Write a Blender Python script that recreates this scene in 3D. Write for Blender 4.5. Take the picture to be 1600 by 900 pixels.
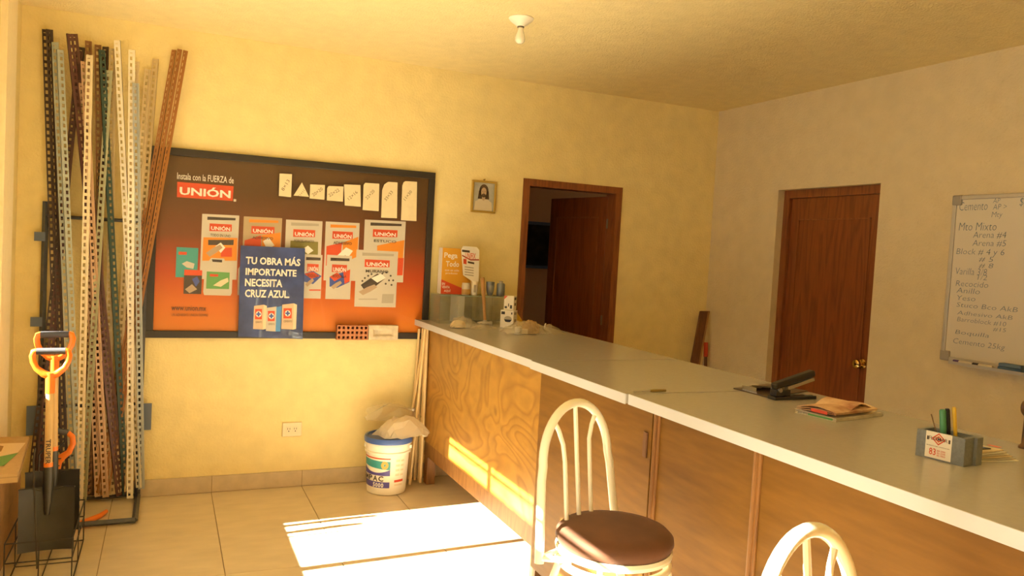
import bpy, bmesh, math, random
from mathutils import Vector, Matrix, noise
random.seed(7)
V = Vector
for o in list(bpy.data.objects): bpy.data.objects.remove(o)
SC = bpy.context.scene
COL = SC.collection
# ------------------------------------------------------------------ camera
CAMP = V((0.75624, -4.99931, 1.56413)); YAW, PITCH, ROLL, FPX = 0.4192, -0.0464, 0.0551, 1215.49
_f = V((math.sin(YAW)*math.cos(PITCH), math.cos(YAW)*math.cos(PITCH), math.sin(PITCH)))
_r = V((math.cos(YAW), -math.sin(YAW), 0)); _u = _r.cross(_f)
CR = _r*math.cos(ROLL)+_u*math.sin(ROLL); CU = _u*math.cos(ROLL)-_r*math.sin(ROLL)
cam = bpy.data.cameras.new('camera'); cam.sensor_width = 36; cam.lens = FPX/1600*36; cam.clip_start = .05
camo = bpy.data.objects.new('camera', cam); COL.objects.link(camo)
m = Matrix((CR, CU, -_f)).transposed().to_4x4(); m.translation = CAMP; camo.matrix_world = m
SC.camera = camo
# ------------------------------------------------------------------ sky, sun, exposure
world = bpy.data.worlds.new('sky'); SC.world = world; world.use_nodes = True
bgn = world.node_tree.nodes['Background']; bgn.inputs[0].default_value = (.94, .97, 1.0, 1); bgn.inputs[1].default_value = 1.9
SUN_T = .68
sun = bpy.data.lights.new('sun', 'SUN'); sun.energy = 100; sun.angle = .009; sun.color = (1, .95, .85)
suno = bpy.data.objects.new('sun', sun); COL.objects.link(suno); suno.location = (-6, -1, 6)
suno.rotation_euler = V((1, .05, -SUN_T)).to_track_quat('-Z', 'Y').to_euler()
SC.view_settings.view_transform = 'Standard'; SC.view_settings.look = 'None'
SC.view_settings.exposure = -0.28; SC.view_settings.gamma = 1.0; SC.view_settings.use_curve_mapping = False
SC.cycles.use_denoising = True
SC.cycles.max_bounces = 12; SC.cycles.diffuse_bounces = 8; SC.cycles.transparent_max_bounces = 16
# ------------------------------------------------------------------ pixel -> real plane (measuring aid)
def hit(u, v, ax, val):
    d = _f+CR*((u-800)/FPX)-CU*((v-450)/FPX)
    return CAMP+d*((val-CAMP[ax])/d[ax])
# ------------------------------------------------------------------ materials
MATS = {}
def mat(name, col, rough=.5, metal=0., var=.0, vscale=30., bump=0., bscale=80., stretch=(1, 1, 1), spec=.5, var2=None, coat=0., detail=4.):
    if name in MATS: return MATS[name]
    ma = bpy.data.materials.new(name); ma.use_nodes = True; MATS[name] = ma
    nt = ma.node_tree; b = nt.nodes['Principled BSDF']; L = nt.links.new
    b.inputs['Base Color'].default_value = (*col, 1); b.inputs['Roughness'].default_value = rough
    b.inputs['Metallic'].default_value = metal; b.inputs['Specular IOR Level'].default_value = spec
    b.inputs['Coat Weight'].default_value = coat
    tc = nt.nodes.new('ShaderNodeTexCoord'); mp = nt.nodes.new('ShaderNodeMapping'); mp.inputs['Scale'].default_value = stretch
    L(tc.outputs['Object'], mp.inputs[0])
    if var:
        n = nt.nodes.new('ShaderNodeTexNoise'); n.inputs['Scale'].default_value = vscale; n.inputs['Detail'].default_value = detail
        L(mp.outputs[0], n.inputs['Vector'])
        r = nt.nodes.new('ShaderNodeValToRGB'); L(n.outputs[0], r.inputs[0])
        c2 = var2 or tuple(c*(1-var) for c in col); c1 = tuple(min(1, c*(1+var*.6)) for c in col)
        r.color_ramp.elements[0].color = (*c2, 1); r.color_ramp.elements[0].position = .3
        r.color_ramp.elements[1].color = (*c1, 1); r.color_ramp.elements[1].position = .7
        L(r.outputs[0], b.inputs['Base Color'])
    if bump:
        n = nt.nodes.new('ShaderNodeTexNoise'); n.inputs['Scale'].default_value = bscale; n.inputs['Detail'].default_value = 5
        L(mp.outputs[0], n.inputs['Vector'])
        bp = nt.nodes.new('ShaderNodeBump'); bp.inputs['Strength'].default_value = bump; bp.inputs['Distance'].default_value = .01
        L(n.outputs[0], bp.inputs['Height']); L(bp.outputs[0], b.inputs['Normal'])
    return ma
def woodmat(name, c1, c2, scale, stretch, freq, rough=.4, coat=0., dist=0., spec=.5):
    """figured grain: contour bands of a stretched noise field"""
    if name in MATS: return MATS[name]
    ma = bpy.data.materials.new(name); ma.use_nodes = True; MATS[name] = ma
    nt = ma.node_tree; b = nt.nodes['Principled BSDF']; L = nt.links.new; N = nt.nodes.new
    tc = N('ShaderNodeTexCoord'); mp = N('ShaderNodeMapping'); mp.inputs['Scale'].default_value = stretch; L(tc.outputs['Object'], mp.inputs[0])
    n = N('ShaderNodeTexNoise'); n.inputs['Scale'].default_value = scale; n.inputs['Detail'].default_value = 1.5; n.inputs['Distortion'].default_value = dist
    L(mp.outputs[0], n.inputs['Vector'])
    mu = N('ShaderNodeMath'); mu.operation = 'MULTIPLY'; mu.inputs[1].default_value = freq; L(n.outputs[0], mu.inputs[0])
    fr = N('ShaderNodeMath'); fr.operation = 'FRACT'; L(mu.outputs[0], fr.inputs[0])
    r = N('ShaderNodeValToRGB'); L(fr.outputs[0], r.inputs[0]); e = r.color_ramp.elements
    e[0].position = 0; e[0].color = (*c2, 1); e[1].position = 1; e[1].color = (*c2, 1)
    x = e.new(.25); x.color = (*c1, 1); x = e.new(.7); x.color = (*[(a*.75+b_*.25) for a, b_ in zip(c1, c2)], 1)
    n2 = N('ShaderNodeTexNoise'); n2.inputs['Scale'].default_value = scale*8; n2.inputs['Detail'].default_value = 6; L(mp.outputs[0], n2.inputs['Vector'])
    mx = N('ShaderNodeMix'); mx.data_type = 'RGBA'; mx.blend_type = 'MULTIPLY'; mx.inputs[0].default_value = .45
    L(r.outputs[0], mx.inputs[6]); L(n2.outputs[0], mx.inputs[7]); L(mx.outputs[2], b.inputs['Base Color'])
    b.inputs['Specular IOR Level'].default_value = spec; b.inputs['Roughness'].default_value = rough; b.inputs['Coat Weight'].default_value = coat; b.inputs['Coat Roughness'].default_value = .25
    return ma
def seethru(name, tint, alpha, gloss=.06, rough=.02, diffuse=None):
    """thin sheet: lets light straight through, with a little surface reflection and body colour"""
    if name in MATS: return MATS[name]
    ma = bpy.data.materials.new(name); ma.use_nodes = True; MATS[name] = ma
    nt = ma.node_tree; L = nt.links.new; N = nt.nodes.new; out = nt.nodes['Material Output']; nt.nodes.remove(nt.nodes['Principled BSDF'])
    t = N('ShaderNodeBsdfTransparent'); t.inputs[0].default_value = (*tint, 1)
    g = N('ShaderNodeBsdfGlossy'); g.inputs['Roughness'].default_value = rough
    d = N('ShaderNodeBsdfDiffuse'); d.inputs[0].default_value = (*(diffuse or (.8, .8, .8)), 1)
    tl = N('ShaderNodeBsdfTranslucent'); tl.inputs[0].default_value = (*(diffuse or (.8, .8, .8)), 1)
    a = N('ShaderNodeMixShader'); a.inputs[0].default_value = .5; L(d.outputs[0], a.inputs[1]); L(tl.outputs[0], a.inputs[2])
    m1 = N('ShaderNodeMixShader'); m1.inputs[0].default_value = alpha; L(t.outputs[0], m1.inputs[1]); L(a.outputs[0], m1.inputs[2])
    m2 = N('ShaderNodeMixShader'); m2.inputs[0].default_value = gloss; L(m1.outputs[0], m2.inputs[1]); L(g.outputs[0], m2.inputs[2])
    L(m2.outputs[0], out.inputs[0])
    return ma
def gradmat(name, stops, z0, z1, rough=.35):
    if name in MATS: return MATS[name]
    ma = bpy.data.materials.new(name); ma.use_nodes = True; MATS[name] = ma
    nt = ma.node_tree; b = nt.nodes['Principled BSDF']; L = nt.links.new; N = nt.nodes.new
    tc = N('ShaderNodeTexCoord'); s = N('ShaderNodeSeparateXYZ'); L(tc.outputs['Object'], s.inputs[0])
    mr = N('ShaderNodeMapRange'); mr.inputs[1].default_value = z0; mr.inputs[2].default_value = z1; L(s.outputs[2], mr.inputs[0])
    r = N('ShaderNodeValToRGB'); L(mr.outputs[0], r.inputs[0]); e = r.color_ramp.elements
    e[0].position = stops[0][0]; e[0].color = (*stops[0][1], 1); e[1].position = stops[-1][0]; e[1].color = (*stops[-1][1], 1)
    for p, c in stops[1:-1]: x = e.new(p); x.color = (*c, 1)
    L(r.outputs[0], b.inputs['Base Color']); b.inputs['Roughness'].default_value = rough
    return ma
# ------------------------------------------------------------------ geometry pieces: (verts, faces)
def gbox(a, b):
    x0, y0, z0 = a; x1, y1, z1 = b
    return ([(x0, y0, z0), (x1, y0, z0), (x1, y1, z0), (x0, y1, z0), (x0, y0, z1), (x1, y0, z1), (x1, y1, z1), (x0, y1, z1)],
            [(0, 3, 2, 1), (4, 5, 6, 7), (0, 1, 5, 4), (1, 2, 6, 5), (2, 3, 7, 6), (3, 0, 4, 7)])
def gobox(o, ux, uy, uz):
    """box from corner o along three edge vectors"""
    o, ux, uy, uz = V(o), V(ux), V(uy), V(uz)
    p = [o, o+ux, o+ux+uy, o+uy]; p += [q+uz for q in p]
    return ([tuple(q) for q in p], gbox((0, 0, 0), (1, 1, 1))[1])
def gtube(pts, r, n=8, closed=False, caps=True):
    pts = [V(p) for p in pts]; k = len(pts); rs = r if isinstance(r, (list, tuple)) else [r]*k
    vs, fs = [], []; prev = None
    for i, p in enumerate(pts):
        a = pts[i-1] if (i > 0 or closed) else p; b = pts[(i+1) % k] if (i < k-1 or closed) else p
        t = (b-a).normalized()
        if prev is None: x = t.orthogonal().normalized()
        else: x = (prev-t*prev.dot(t)).normalized()
        prev = x; y = t.cross(x)
        for j in range(n):
            w = 2*math.pi*j/n; vs.append(tuple(p+(x*math.cos(w)+y*math.sin(w))*rs[i]))
    for i in range(k if closed else k-1):
        i2 = (i+1) % k
        for j in range(n):
            j2 = (j+1) % n; fs.append((i*n+j, i*n+j2, i2*n+j2, i2*n+j))
    if caps and not closed: fs.append(tuple(range(n-1, -1, -1))); fs.append(tuple((k-1)*n+j for j in range(n)))
    return vs, fs
def glathe(prof, c=(0, 0, 0), n=32, axis='z'):
    vs, fs = [], []
    for (r, z) in prof:
        for j in range(n):
            w = 2*math.pi*j/n; a, b = max(r, 1e-4)*math.cos(w), max(r, 1e-4)*math.sin(w)
            vs.append((c[0]+a, c[1]+b, c[2]+z) if axis == 'z' else ((c[0]+z, c[1]+a, c[2]+b) if axis == 'x' else (c[0]+b, c[1]+z, c[2]+a)))
    for i in range(len(prof)-1):
        for j in range(n):
            j2 = (j+1) % n; fs.append((i*n+j, i*n+j2, (i+1)*n+j2, (i+1)*n+j))
    fs.append(tuple(range(n-1, -1, -1))); fs.append(tuple((len(prof)-1)*n+j for j in range(n)))
    return vs, fs
def gprism(poly, d):
    """flat polygon (3D points) thickened by vector d"""
    p = [V(q) for q in poly]; n = len(p); d = V(d)
    vs = [tuple(q) for q in p]+[tuple(q+d) for q in p]
    fs = [tuple(range(n-1, -1, -1)), tuple(range(n, 2*n))]+[(i, (i+1) % n, n+(i+1) % n, n+i) for i in range(n)]
    return vs, fs
def gxf(g, mt): return [tuple(mt @ V(v)) for v in g[0]], g[1]
def mk(name, geoms, ma, parent=None, smooth=False, bevel=0, loc=None, label=None, kind=None, cat=None, group=None, local=False, seg=2):
    if isinstance(geoms, tuple): geoms = [geoms]
    vs, fs = [], []
    for g in geoms:
        o = len(vs); vs += g[0]; fs += [tuple(i+o for i in f) for f in g[1]]
    me = bpy.data.meshes.new(name); me.from_pydata(vs, [], fs); me.validate()
    bm = bmesh.new(); bm.from_mesh(me); bmesh.ops.recalc_face_normals(bm, faces=bm.faces)
    bm.to_mesh(me); bm.free()
    if isinstance(ma, list):
        for q in ma: me.materials.append(q)
    else: me.materials.append(ma)
    if smooth:
        me.polygons.foreach_set('use_smooth', [True]*len(me.polygons))
        me.set_sharp_from_angle(angle=math.radians(40))
    return put(name, me, parent, bevel, loc, label, kind, cat, group, local, seg)
def put(name, me, parent=None, bevel=0, loc=None, label=None, kind=None, cat=None, group=None, local=False, seg=2):
    ob = bpy.data.objects.new(name, me); COL.objects.link(ob)
    if loc: ob.location = loc
    if parent:
        ob.parent = parent
        if parent.type == 'EMPTY' and not local: ob.matrix_parent_inverse = Matrix.Translation(parent.location).inverted()
    if bevel:
        b = ob.modifiers.new('bevel', 'BEVEL'); b.width = bevel; b.segments = seg; b.limit_method = 'ANGLE'; b.angle_limit = math.radians(35)
    if label: ob['label'] = label
    if cat: ob['category'] = cat
    if kind: ob['kind'] = kind
    if group: ob['group'] = group
    return ob
def thing(name, label, cat, loc=(0, 0, 0), rz=0, group=None):
    o = bpy.data.objects.new(name, None); COL.objects.link(o); o.location = loc; o.rotation_euler = (0, 0, rz); o.empty_display_size = .1
    o['label'] = label; o['category'] = cat
    if group: o['group'] = group
    return o
def sstruct(name, geoms, ma, **k): return mk(name, geoms, ma, kind='structure', **k)
# ------------------------------------------------------------------ lettering: queued, turned to meshes at the end
TEXTS = []
def text(s, O, U, W, w, h, ma, parent, bold=.0, shear=0, name='lettering', local=False):
    """string s fitted to a w x h box with lower-left corner O, along unit U, up unit W"""
    TEXTS.append((s, V(O), V(U), V(W), w, h, ma, parent, bold, shear, name, local))
def flush_text():
    tmp = []
    for t in TEXTS:
        c = bpy.data.curves.new('t', 'FONT'); c.body = t[0]; c.size = 1; c.offset = t[8]; c.shear = t[9]; c.resolution_u = 2
        o = bpy.data.objects.new('t', c); COL.objects.link(o); tmp.append(o)
    bpy.context.view_layer.update(); dg = bpy.context.evaluated_depsgraph_get()
    for t, o in zip(TEXTS, tmp):
        s, O, U, W, w, h, ma, parent, bold, shear, name, local = t
        me = bpy.data.meshes.new_from_object(o.evaluated_get(dg)); me.name = name
        xs = [v.co.x for v in me.vertices]; ys = [v.co.y for v in me.vertices]
        x0, x1, y0, y1 = min(xs), max(xs), min(ys), max(ys)
        sx = w/(x1-x0); sy = h/(y1-y0)
        for v in me.vertices: v.co = O+U*((v.co.x-x0)*sx)+W*((v.co.y-y0)*sy)
        me.materials.clear(); me.materials.append(ma)
        put(name, me, parent, local=local)
    for o in tmp:
        c = o.data; bpy.data.objects.remove(o); bpy.data.curves.remove(c)
# ================================================================== SETTING
W_, H, CZ = 4.677, 2.75, 1.078
YF = -6.3
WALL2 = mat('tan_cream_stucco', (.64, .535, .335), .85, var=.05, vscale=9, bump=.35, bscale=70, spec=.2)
WALL = mat('cream_stucco', (.82, .69, .34), .85, var=.06, vscale=9, bump=.35, bscale=70, spec=.2)
CEIL = mat('cream_ceiling_stucco', (.84, .71, .38), .9, var=.05, vscale=12, bump=.6, bscale=110, spec=.2)
TILE = mat('beige_floor_tile', (.66, .56, .39), .28, var=.10, vscale=5, stretch=(1, 2.5, 1), detail=8)
SKIRT = mat('tan_skirting_tile', (.56, .46, .31), .45, var=.12, vscale=14, detail=6)
GROUT = mat('grout', (.36, .28, .17), .9)
# floor slab + tiles
fl = sstruct('floor', gbox((-.15, -7.6, -.1), (W_+.3, .12, -.004)), GROUT)
TS = .538; tm = None; TL = 1.256; bz = gbox((0, 0, -.003), (TS-.004, TL-.003, 0))
for i in range(-2, 8):
    for j in range(0, 6):
        x = 1.052+TS*i; y = -TL*(j+1)
        if tm is None:
            t = mk('tile', bz, TILE, fl, loc=(x, y, 0), bevel=.0012, seg=1); tm = t.data
        else: put('tile', tm, fl, loc=(x, y, 0), bevel=.0012, seg=1)
sstruct('ceiling', gbox((-.15, YF-.15, H), (W_+.3, 2.6, H+.12)), CEIL)
# back wall with doorway
DX0, DX1, DZ = 3.03, 3.83, 2.08
sstruct('wall_back', [gbox((-.15, 0, -.1), (DX0, .13, H)), gbox((DX1, 0, -.1), (W_+.3, .13, H)), gbox((DX0, 0, DZ), (DX1, .13, H))], WALL)
# right wall with recessed doorway
EY0, EY1, EZ = -1.575, -.715, 2.10
sstruct('wall_right', [gbox((W_, YF, -.1), (W_+.15, EY0, H)), gbox((W_, EY1, -.1), (W_+.15, 0, H)), gbox((W_, EY0, EZ), (W_+.15, EY1, H))], WALL2)
# left wall: two windows and a glazed door let the sun in
SILL, HEAD = .95, 2.12
wins = [(-1.93, -.71, SILL, HEAD), (-3.40, -2.2, SILL, HEAD), (-4.9, -3.85, 0, 2.45)]
gl = []; y = 0.0
for (a, b, z0, z1) in wins:
    gl.append(gbox((-.15, b, -.1), (0, y, H)))
    if z0 > 0: gl.append(gbox((-.15, a, -.1), (0, b, z0)))
    gl.append(gbox((-.15, a, z1), (0, b, H))); y = a
gl.append(gbox((-.15, YF, -.1), (0, y, H)))
sstruct('wall_left', gl, WALL)
sstruct('trim_1', gbox((0, -.56, 0), (.03, -.31, H)), mat('pale_pilaster', (.86, .76, .52), .8, var=.03, bump=.2))
# front wall behind the camera
sstruct('wall_front', gbox((-.15, YF-.15, -.1), (W_+.3, YF, H)), WALL)
sstruct('ground_outside', gbox((-30, -40, -.2), (40, 30, -.11)), mat('pale_concrete', (.22, .20, .17), .9, var=.1, vscale=2))
# window frames in the left wall
FRAME = mat('white_window_frame', (.75, .72, .65), .4)
PANE = seethru('window_glass', (.97, .98, .97), 0, .03)
for wi, (a, b, z0, z1) in enumerate(wins):
    mid = -1.37 if wi == 0 else (a+b)/2
    g = [gbox((-.09, a, z0), (-.05, a+.02, z1)), gbox((-.09, b-.02, z0), (-.05, b, z1)), gbox((-.09, a, z1-.02), (-.05, b, z1)), gbox((-.09, a, z0), (-.05, b, z0+.02)), gbox((-.09, mid-.025, z0), (-.05, mid+.025, z1))]
    if wi < 2: g += [gbox((-.09, a, 1.845), (-.05, b, 1.94)), gbox((-.08, a, 2.028), (-.06, b, 2.042))]
    if wi == 0: g += [gbox((-.08, q-.008, z0), (-.06, q+.006, 1.85)) for q in (-.77, -.94)]
    w = sstruct('window_%d' % (wi+1) if wi < 2 else 'door_3', g, FRAME)
    mk('pane', gbox((-.072, a+.02, z0+.02), (-.068, mid-.025, z1-.02)), PANE, w); mk('pane', gbox((-.072, mid+.025, z0+.02), (-.068, b-.02, z1-.02)), PANE, w)
# skirting tiles along the back wall
bb = sstruct('baseboard_back', gbox((0, -.009, 0), (DX0, 0, .1)), GROUT)
for i in range(-2, 4):
    x0 = max(0, 1.052+TS*i); x1 = min(DX0, 1.052+TS*(i+1)-.004)
    mk('skirting_tile', gbox((x0, -.013, .002), (x1, -.004, .101)), SKIRT, bb, bevel=.001, seg=1)
# room beyond the open door
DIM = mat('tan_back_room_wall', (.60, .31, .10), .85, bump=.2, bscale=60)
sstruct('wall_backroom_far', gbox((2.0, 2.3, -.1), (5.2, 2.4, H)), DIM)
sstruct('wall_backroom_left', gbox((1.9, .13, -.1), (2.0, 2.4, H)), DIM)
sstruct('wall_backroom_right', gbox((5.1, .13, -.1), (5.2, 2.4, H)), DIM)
sstruct('floor_backroom', gbox((1.9, .12, -.1), (5.2, 2.4, 0)), TILE)
# ------------------------------------------------------------------ doors
MAHO = woodmat('mahogany_veneer', (.30, .080, .016), (.21, .050, .010), 2.0, (6, 6, .6), 5, rough=.38, coat=.15)
MAHO2 = woodmat('mahogany_frame', (.32, .10, .025), (.22, .06, .016), 3.0, (8, 8, .6), 5, rough=.42)
BRASS = mat('brass', (.75, .52, .16), .22, metal=1); STEEL = mat('dull_steel', (.5, .48, .45), .4, metal=1); GREYM = mat('grey_hinge_metal', (.45, .42, .38), .45, metal=.8)
d1 = sstruct('door_1', [gbox((DX0-.004, -.012, 0), (DX0+.045, .125, DZ+.004))], MAHO2)
mk('jamb', gbox((DX1-.05, -.012, 0), (DX1+.004, .125, DZ+.004)), MAHO2, d1)
mk('door_head', gbox((DX0+.045, -.012, DZ-.045), (DX1-.05, .125, DZ+.004)), MAHO2, d1)
hp = V((DX1-.052, .10, 0)); ang = math.radians(118)   # leaf swung into the back room
fe = hit(856, 400, 1, .35); dv = None
best = None
for k in range(900):
    a_ = math.radians(90+k*.1); q = hp+V((math.cos(a_), math.sin(a_), 0))*.70
    d = V((q.x, q.y, 1.6))-CAMP; uu = 800+FPX*d.dot(CR)/d.dot(_f)
    if best is None or abs(uu-857) < best[0]: best = (abs(uu-857), a_)
a_ = best[1]; du = V((math.cos(a_), math.sin(a_), 0)); dn = V((-du.y, du.x, 0))
if dn.y > 0: dn = -dn          # normal towards the shop
leaf = mk('door_leaf', gobox(hp+V((0, 0, .01))-dn*.04, du*.70, dn*.04, (0, 0, 2.01)), MAHO, d1, bevel=.003)
def framestrip(o, u, n, w, z0, z1, t=.010, dth=.006):
    g = [gobox(o+u*0+V((0, 0, z0)), u*t, n*dth, (0, 0, z1-z0)), gobox(o+u*(w-t)+V((0, 0, z0)), u*t, n*dth, (0, 0, z1-z0)),
         gobox(o+V((0, 0, z0)), u*w, n*dth, (0, 0, t)), gobox(o+V((0, 0, z1-t)), u*w, n*dth, (0, 0, t))]
    return g
mk('panel_moulding', framestrip(hp+du*.09, du, dn, .52, .18, 1.87), MAHO2, leaf)
for z in (.25, 1.05, 1.78): mk('hinge', [gtube([hp+V((-.003, -.012, z)), hp+V((-.003, -.012, z+.07))], .005, 8), gbox((hp.x, hp.y-.02, z), (hp.x+.004, hp.y+.01, z+.07))], mat('dark_hinge_metal', (.22, .18, .14), .5, metal=.7), d1)
# door 2, closed, set back in the right wall
RX = W_+.085
d2 = sstruct('door_2', gbox((RX-.03, EY1-.055, 0), (RX+.05, EY1, EZ)), MAHO2)
mk('jamb', gbox((RX-.03, EY0, 0), (RX+.05, EY0+.045, EZ)), MAHO2, d2)
mk('door_head', gbox((RX-.03, EY0+.045, EZ-.055), (RX+.05, EY1-.055, EZ)), MAHO2, d2)
lf = mk('door_leaf', gbox((RX-.005, EY0+.045, .01), (RX+.035, EY1-.055, EZ-.055)), MAHO, d2, bevel=.002)
mk('panel_moulding', [gbox((RX-.010, EY0+.12, .2), (RX-.005, EY0+.128, 1.9)), gbox((RX-.010, EY1-.135, .2), (RX-.005, EY1-.127, 1.9)), gbox((RX-.010, EY0+.12, 1.892), (RX-.005, EY1-.127, 1.9)), gbox((RX-.010, EY0+.12, .2), (RX-.005, EY1-.127, .208))], MAHO2, lf)
ky = EY0+.10
mk('door_knob', glathe([(.030, 0), (.030, .004), (.012, .008), (.012, .03), (.024, .038), (.029, .05), (.026, .062), (.012, .068)][::-1], (0, 0, 0), 20, 'x') if False else gxf(glathe([(.030, 0), (.030, .004), (.012, .008), (.012, .03), (.024, .038), (.029, .05), (.026, .062), (.012, .068)], (0, 0, 0), 20, 'x'), Matrix.Translation((RX-.006, ky, .985)) @ Matrix.Scale(-1, 4, (1, 0, 0))), BRASS, lf, smooth=True)
# ------------------------------------------------------------------ ceiling lamp
PORC = mat('white_porcelain', (.85, .80, .68), .3)
lp = thing('ceiling_lamp', 'bare white light bulb in a porcelain holder on the ceiling', 'lamp', (2.36, -1.33, H))
mk('lamp_holder', glathe([(.062, 0), (.064, -.005), (.058, -.014), (.043, -.026), (.025, -.038), (.021, -.044)], (2.36, -1.33, H), 32), PORC, lp, smooth=True)
mk('socket_collar', glathe([(.018, -.043), (.0175, -.050), (.016, -.051)], (2.36, -1.33, H), 24), mat('dark_socket', (.12, .09, .06), .5), lp, smooth=True)
mk('light_bulb', glathe([(.0135, -.050), (.0148, -.062), (.019, -.076), (.024, -.090), (.0262, -.104), (.0245, -.117), (.017, -.126), (.008, -.130), (.001, -.1305)], (2.36, -1.33, H), 28), mat('opal_glass', (.82, .76, .62), .15, coat=.5), lp, smooth=True)
# ================================================================== COUNTER
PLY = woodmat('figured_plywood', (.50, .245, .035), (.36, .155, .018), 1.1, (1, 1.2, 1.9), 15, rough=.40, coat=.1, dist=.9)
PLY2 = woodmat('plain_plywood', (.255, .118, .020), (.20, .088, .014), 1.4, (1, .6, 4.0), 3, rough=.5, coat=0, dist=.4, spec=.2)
STRIP = woodmat('batten_wood', (.34, .15, .035), (.25, .10, .02), 3, (6, 6, .8), 4, rough=.45)
LAMI = mat('beige_grey_laminate', (.41, .39, .365), .22, var=.03, vscale=60)
EDGE = mat('white_laminate_edge', (.58, .585, .60), .4)
CARC = mat('raw_carcass_board', (.30, .17, .06), .7, var=.1)
XF, XB = 2.285, 3.085
# worktops (three boards end to end)
tops = [(-1.835, -.004, 'long grey laminate worktop board running from the poster wall', 2.285), (-2.645, -1.846, 'short middle grey laminate worktop board of the counter', 2.274), (-5.0, -2.651, 'near grey laminate worktop board holding stapler and newspapers', 2.284)]
for a, b, lab, xf in tops:
    t = thing('worktop', lab, 'worktop', (xf, a, CZ-.034), group='boards of the counter top')
    mk('laminate_top', gbox((xf+.002, a, CZ-.034), (XB, b, CZ)), LAMI, t)
    mk('edge_band', gbox((xf-.002, a, CZ-.036), (xf+.002, b, CZ+.0005)), EDGE, t)
    if b > -.01: mk('end_band', gbox((xf-.002, b, CZ-.036), (XB, b+.002, CZ+.0005)), EDGE, t)
PX = 2.355
c1 = thing('counter_cabinet', 'counter base with boldly figured golden plywood front next to the poster wall', 'counter', (PX, -1.0, 0), group='units of the counter base')
mk('front_panel', gbox((PX, -1.832, .285), (PX+.018, -.10, CZ-.037)), PLY, c1)
mk('bottom_rail', gbox((PX+.012, -1.83, .185), (PX+.04, -.10, .284)), STRIP, c1)
mk('leg', gbox((PX+.014, -.17, 0), (PX+.07, -.105, .184)), STRIP, c1); mk('leg', gbox((PX+.014, -1.82, 0), (PX+.07, -1.76, .184)), STRIP, c1)
mk('end_panel', gbox((PX+.019, -.118, .285), (XB-.05, -.10, CZ-.037)), PLY2, c1)
mk('shelf', gbox((PX+.019, -1.83, .285), (XB-.05, -.119, .30)), CARC, c1); mk('leg', gbox((XB-.11, -.17, 0), (XB-.05, -.105, .284)), STRIP, c1)
c2 = thing('counter_gate', 'plain brown plywood gate hinged below the short middle worktop', 'counter gate', (PX, -2.25, 0), group='units of the counter base')
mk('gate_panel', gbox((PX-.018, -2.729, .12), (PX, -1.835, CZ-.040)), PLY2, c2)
hg = mk('hinge', [gbox((PX-.022, -2.706, .86), (PX-.0185, -2.684, .95)), gtube([(PX-.022, -2.706, .86), (PX-.022, -2.706, .95)], .005, 8)], mat('rusty_hinge', (.20, .10, .05), .6, metal=.6), c2)
c3 = thing('counter_cabinet', 'near counter base of plain brown plywood with upright battens behind the chairs', 'counter', (PX, -3.8, 0), group='units of the counter base')
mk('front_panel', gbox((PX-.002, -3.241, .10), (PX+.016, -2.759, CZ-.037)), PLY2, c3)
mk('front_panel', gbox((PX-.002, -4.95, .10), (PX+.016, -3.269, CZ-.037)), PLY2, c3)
for yb in (-2.745, -3.255):
    mk('batten', [gbox((PX-.010, yb-.013, .02), (PX+.03, yb+.013, CZ-.037))], STRIP, c3, bevel=.004)
    mk('bead', gtube([(PX-.011, yb+.006, .02), (PX-.011, yb+.006, CZ-.038)], .007, 8), STRIP, c3, smooth=True)
mk('carcass', gbox((PX+.05, -4.95, .10), (XB-.05, -2.77, CZ-.038)), CARC, c3)
mk('plinth', gbox((PX+.06, -4.95, 0), (XB-.1, -2.77, .099)), CARC, c3)
# ================================================================== BIG FRAMED POSTER
BLACKF = mat('black_frame', (.025, .02, .018), .4)
WHITEP = mat('print_white', (.80, .76, .68), .5); CREAMP = mat('print_cream', (.74, .62, .42), .6); REDP = mat('print_red', (.62, .07, .02), .45)
ORANGEP = mat('print_orange', (.70, .24, .02), .45); DARKP = mat('print_dark', (.06, .045, .035), .5); GREYP = mat('print_grey', (.40, .36, .29), .5); LGREY = mat('print_light_grey', (.55, .51, .43), .5)
OLIVEP = mat('print_olive', (.20, .18, .04), .5); BLUEP = mat('print_blue', (.05, .09, .35), .45); TEALP = mat('print_teal', (.05, .32, .30), .45); GREENP = mat('print_green', (.12, .34, .10), .45); TANP = mat('print_tan', (.42, .32, .19), .5); MAROON = mat('print_maroon', (.35, .04, .02), .5); SKIN = mat('print_hand_tone', (.42, .31, .21), .5)
PX0, PX1, PZ0, PZ1 = .655, 2.372, .948, 2.060
po = thing('framed_poster', 'wide black-framed brown-to-orange adhesive poster on the wall', 'poster', (1.5, 0, PZ0))
PRINT = gradmat('poster_gradient', [(0, (.62, .20, .012)), (.16, (.60, .15, .012)), (.36, (.42, .05, .010)), (.55, (.16, .045, .015)), (.8, (.085, .040, .016)), (1, (.10, .05, .02))], PZ0, PZ1)
mk('print_sheet', gbox((PX0+.02, -.010, PZ0+.02), (PX1-.02, -.002, PZ1-.02)), PRINT, po)
FT = .042
for n, a, b in (('frame_rail', (PX0, -.030, PZ0), (PX1, -.001, PZ0+FT)), ('frame_rail', (PX0, -.030, PZ1-FT), (PX1, -.001, PZ1)), ('frame_stile', (PX0, -.030, PZ0+FT), (PX0+FT, -.001, PZ1-FT)), ('frame_stile', (PX1-FT, -.030, PZ0+FT), (PX1, -.001, PZ1-FT))):
    mk(n, gbox(a, b), BLACKF, po, bevel=.003)
YP = -.0105
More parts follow.
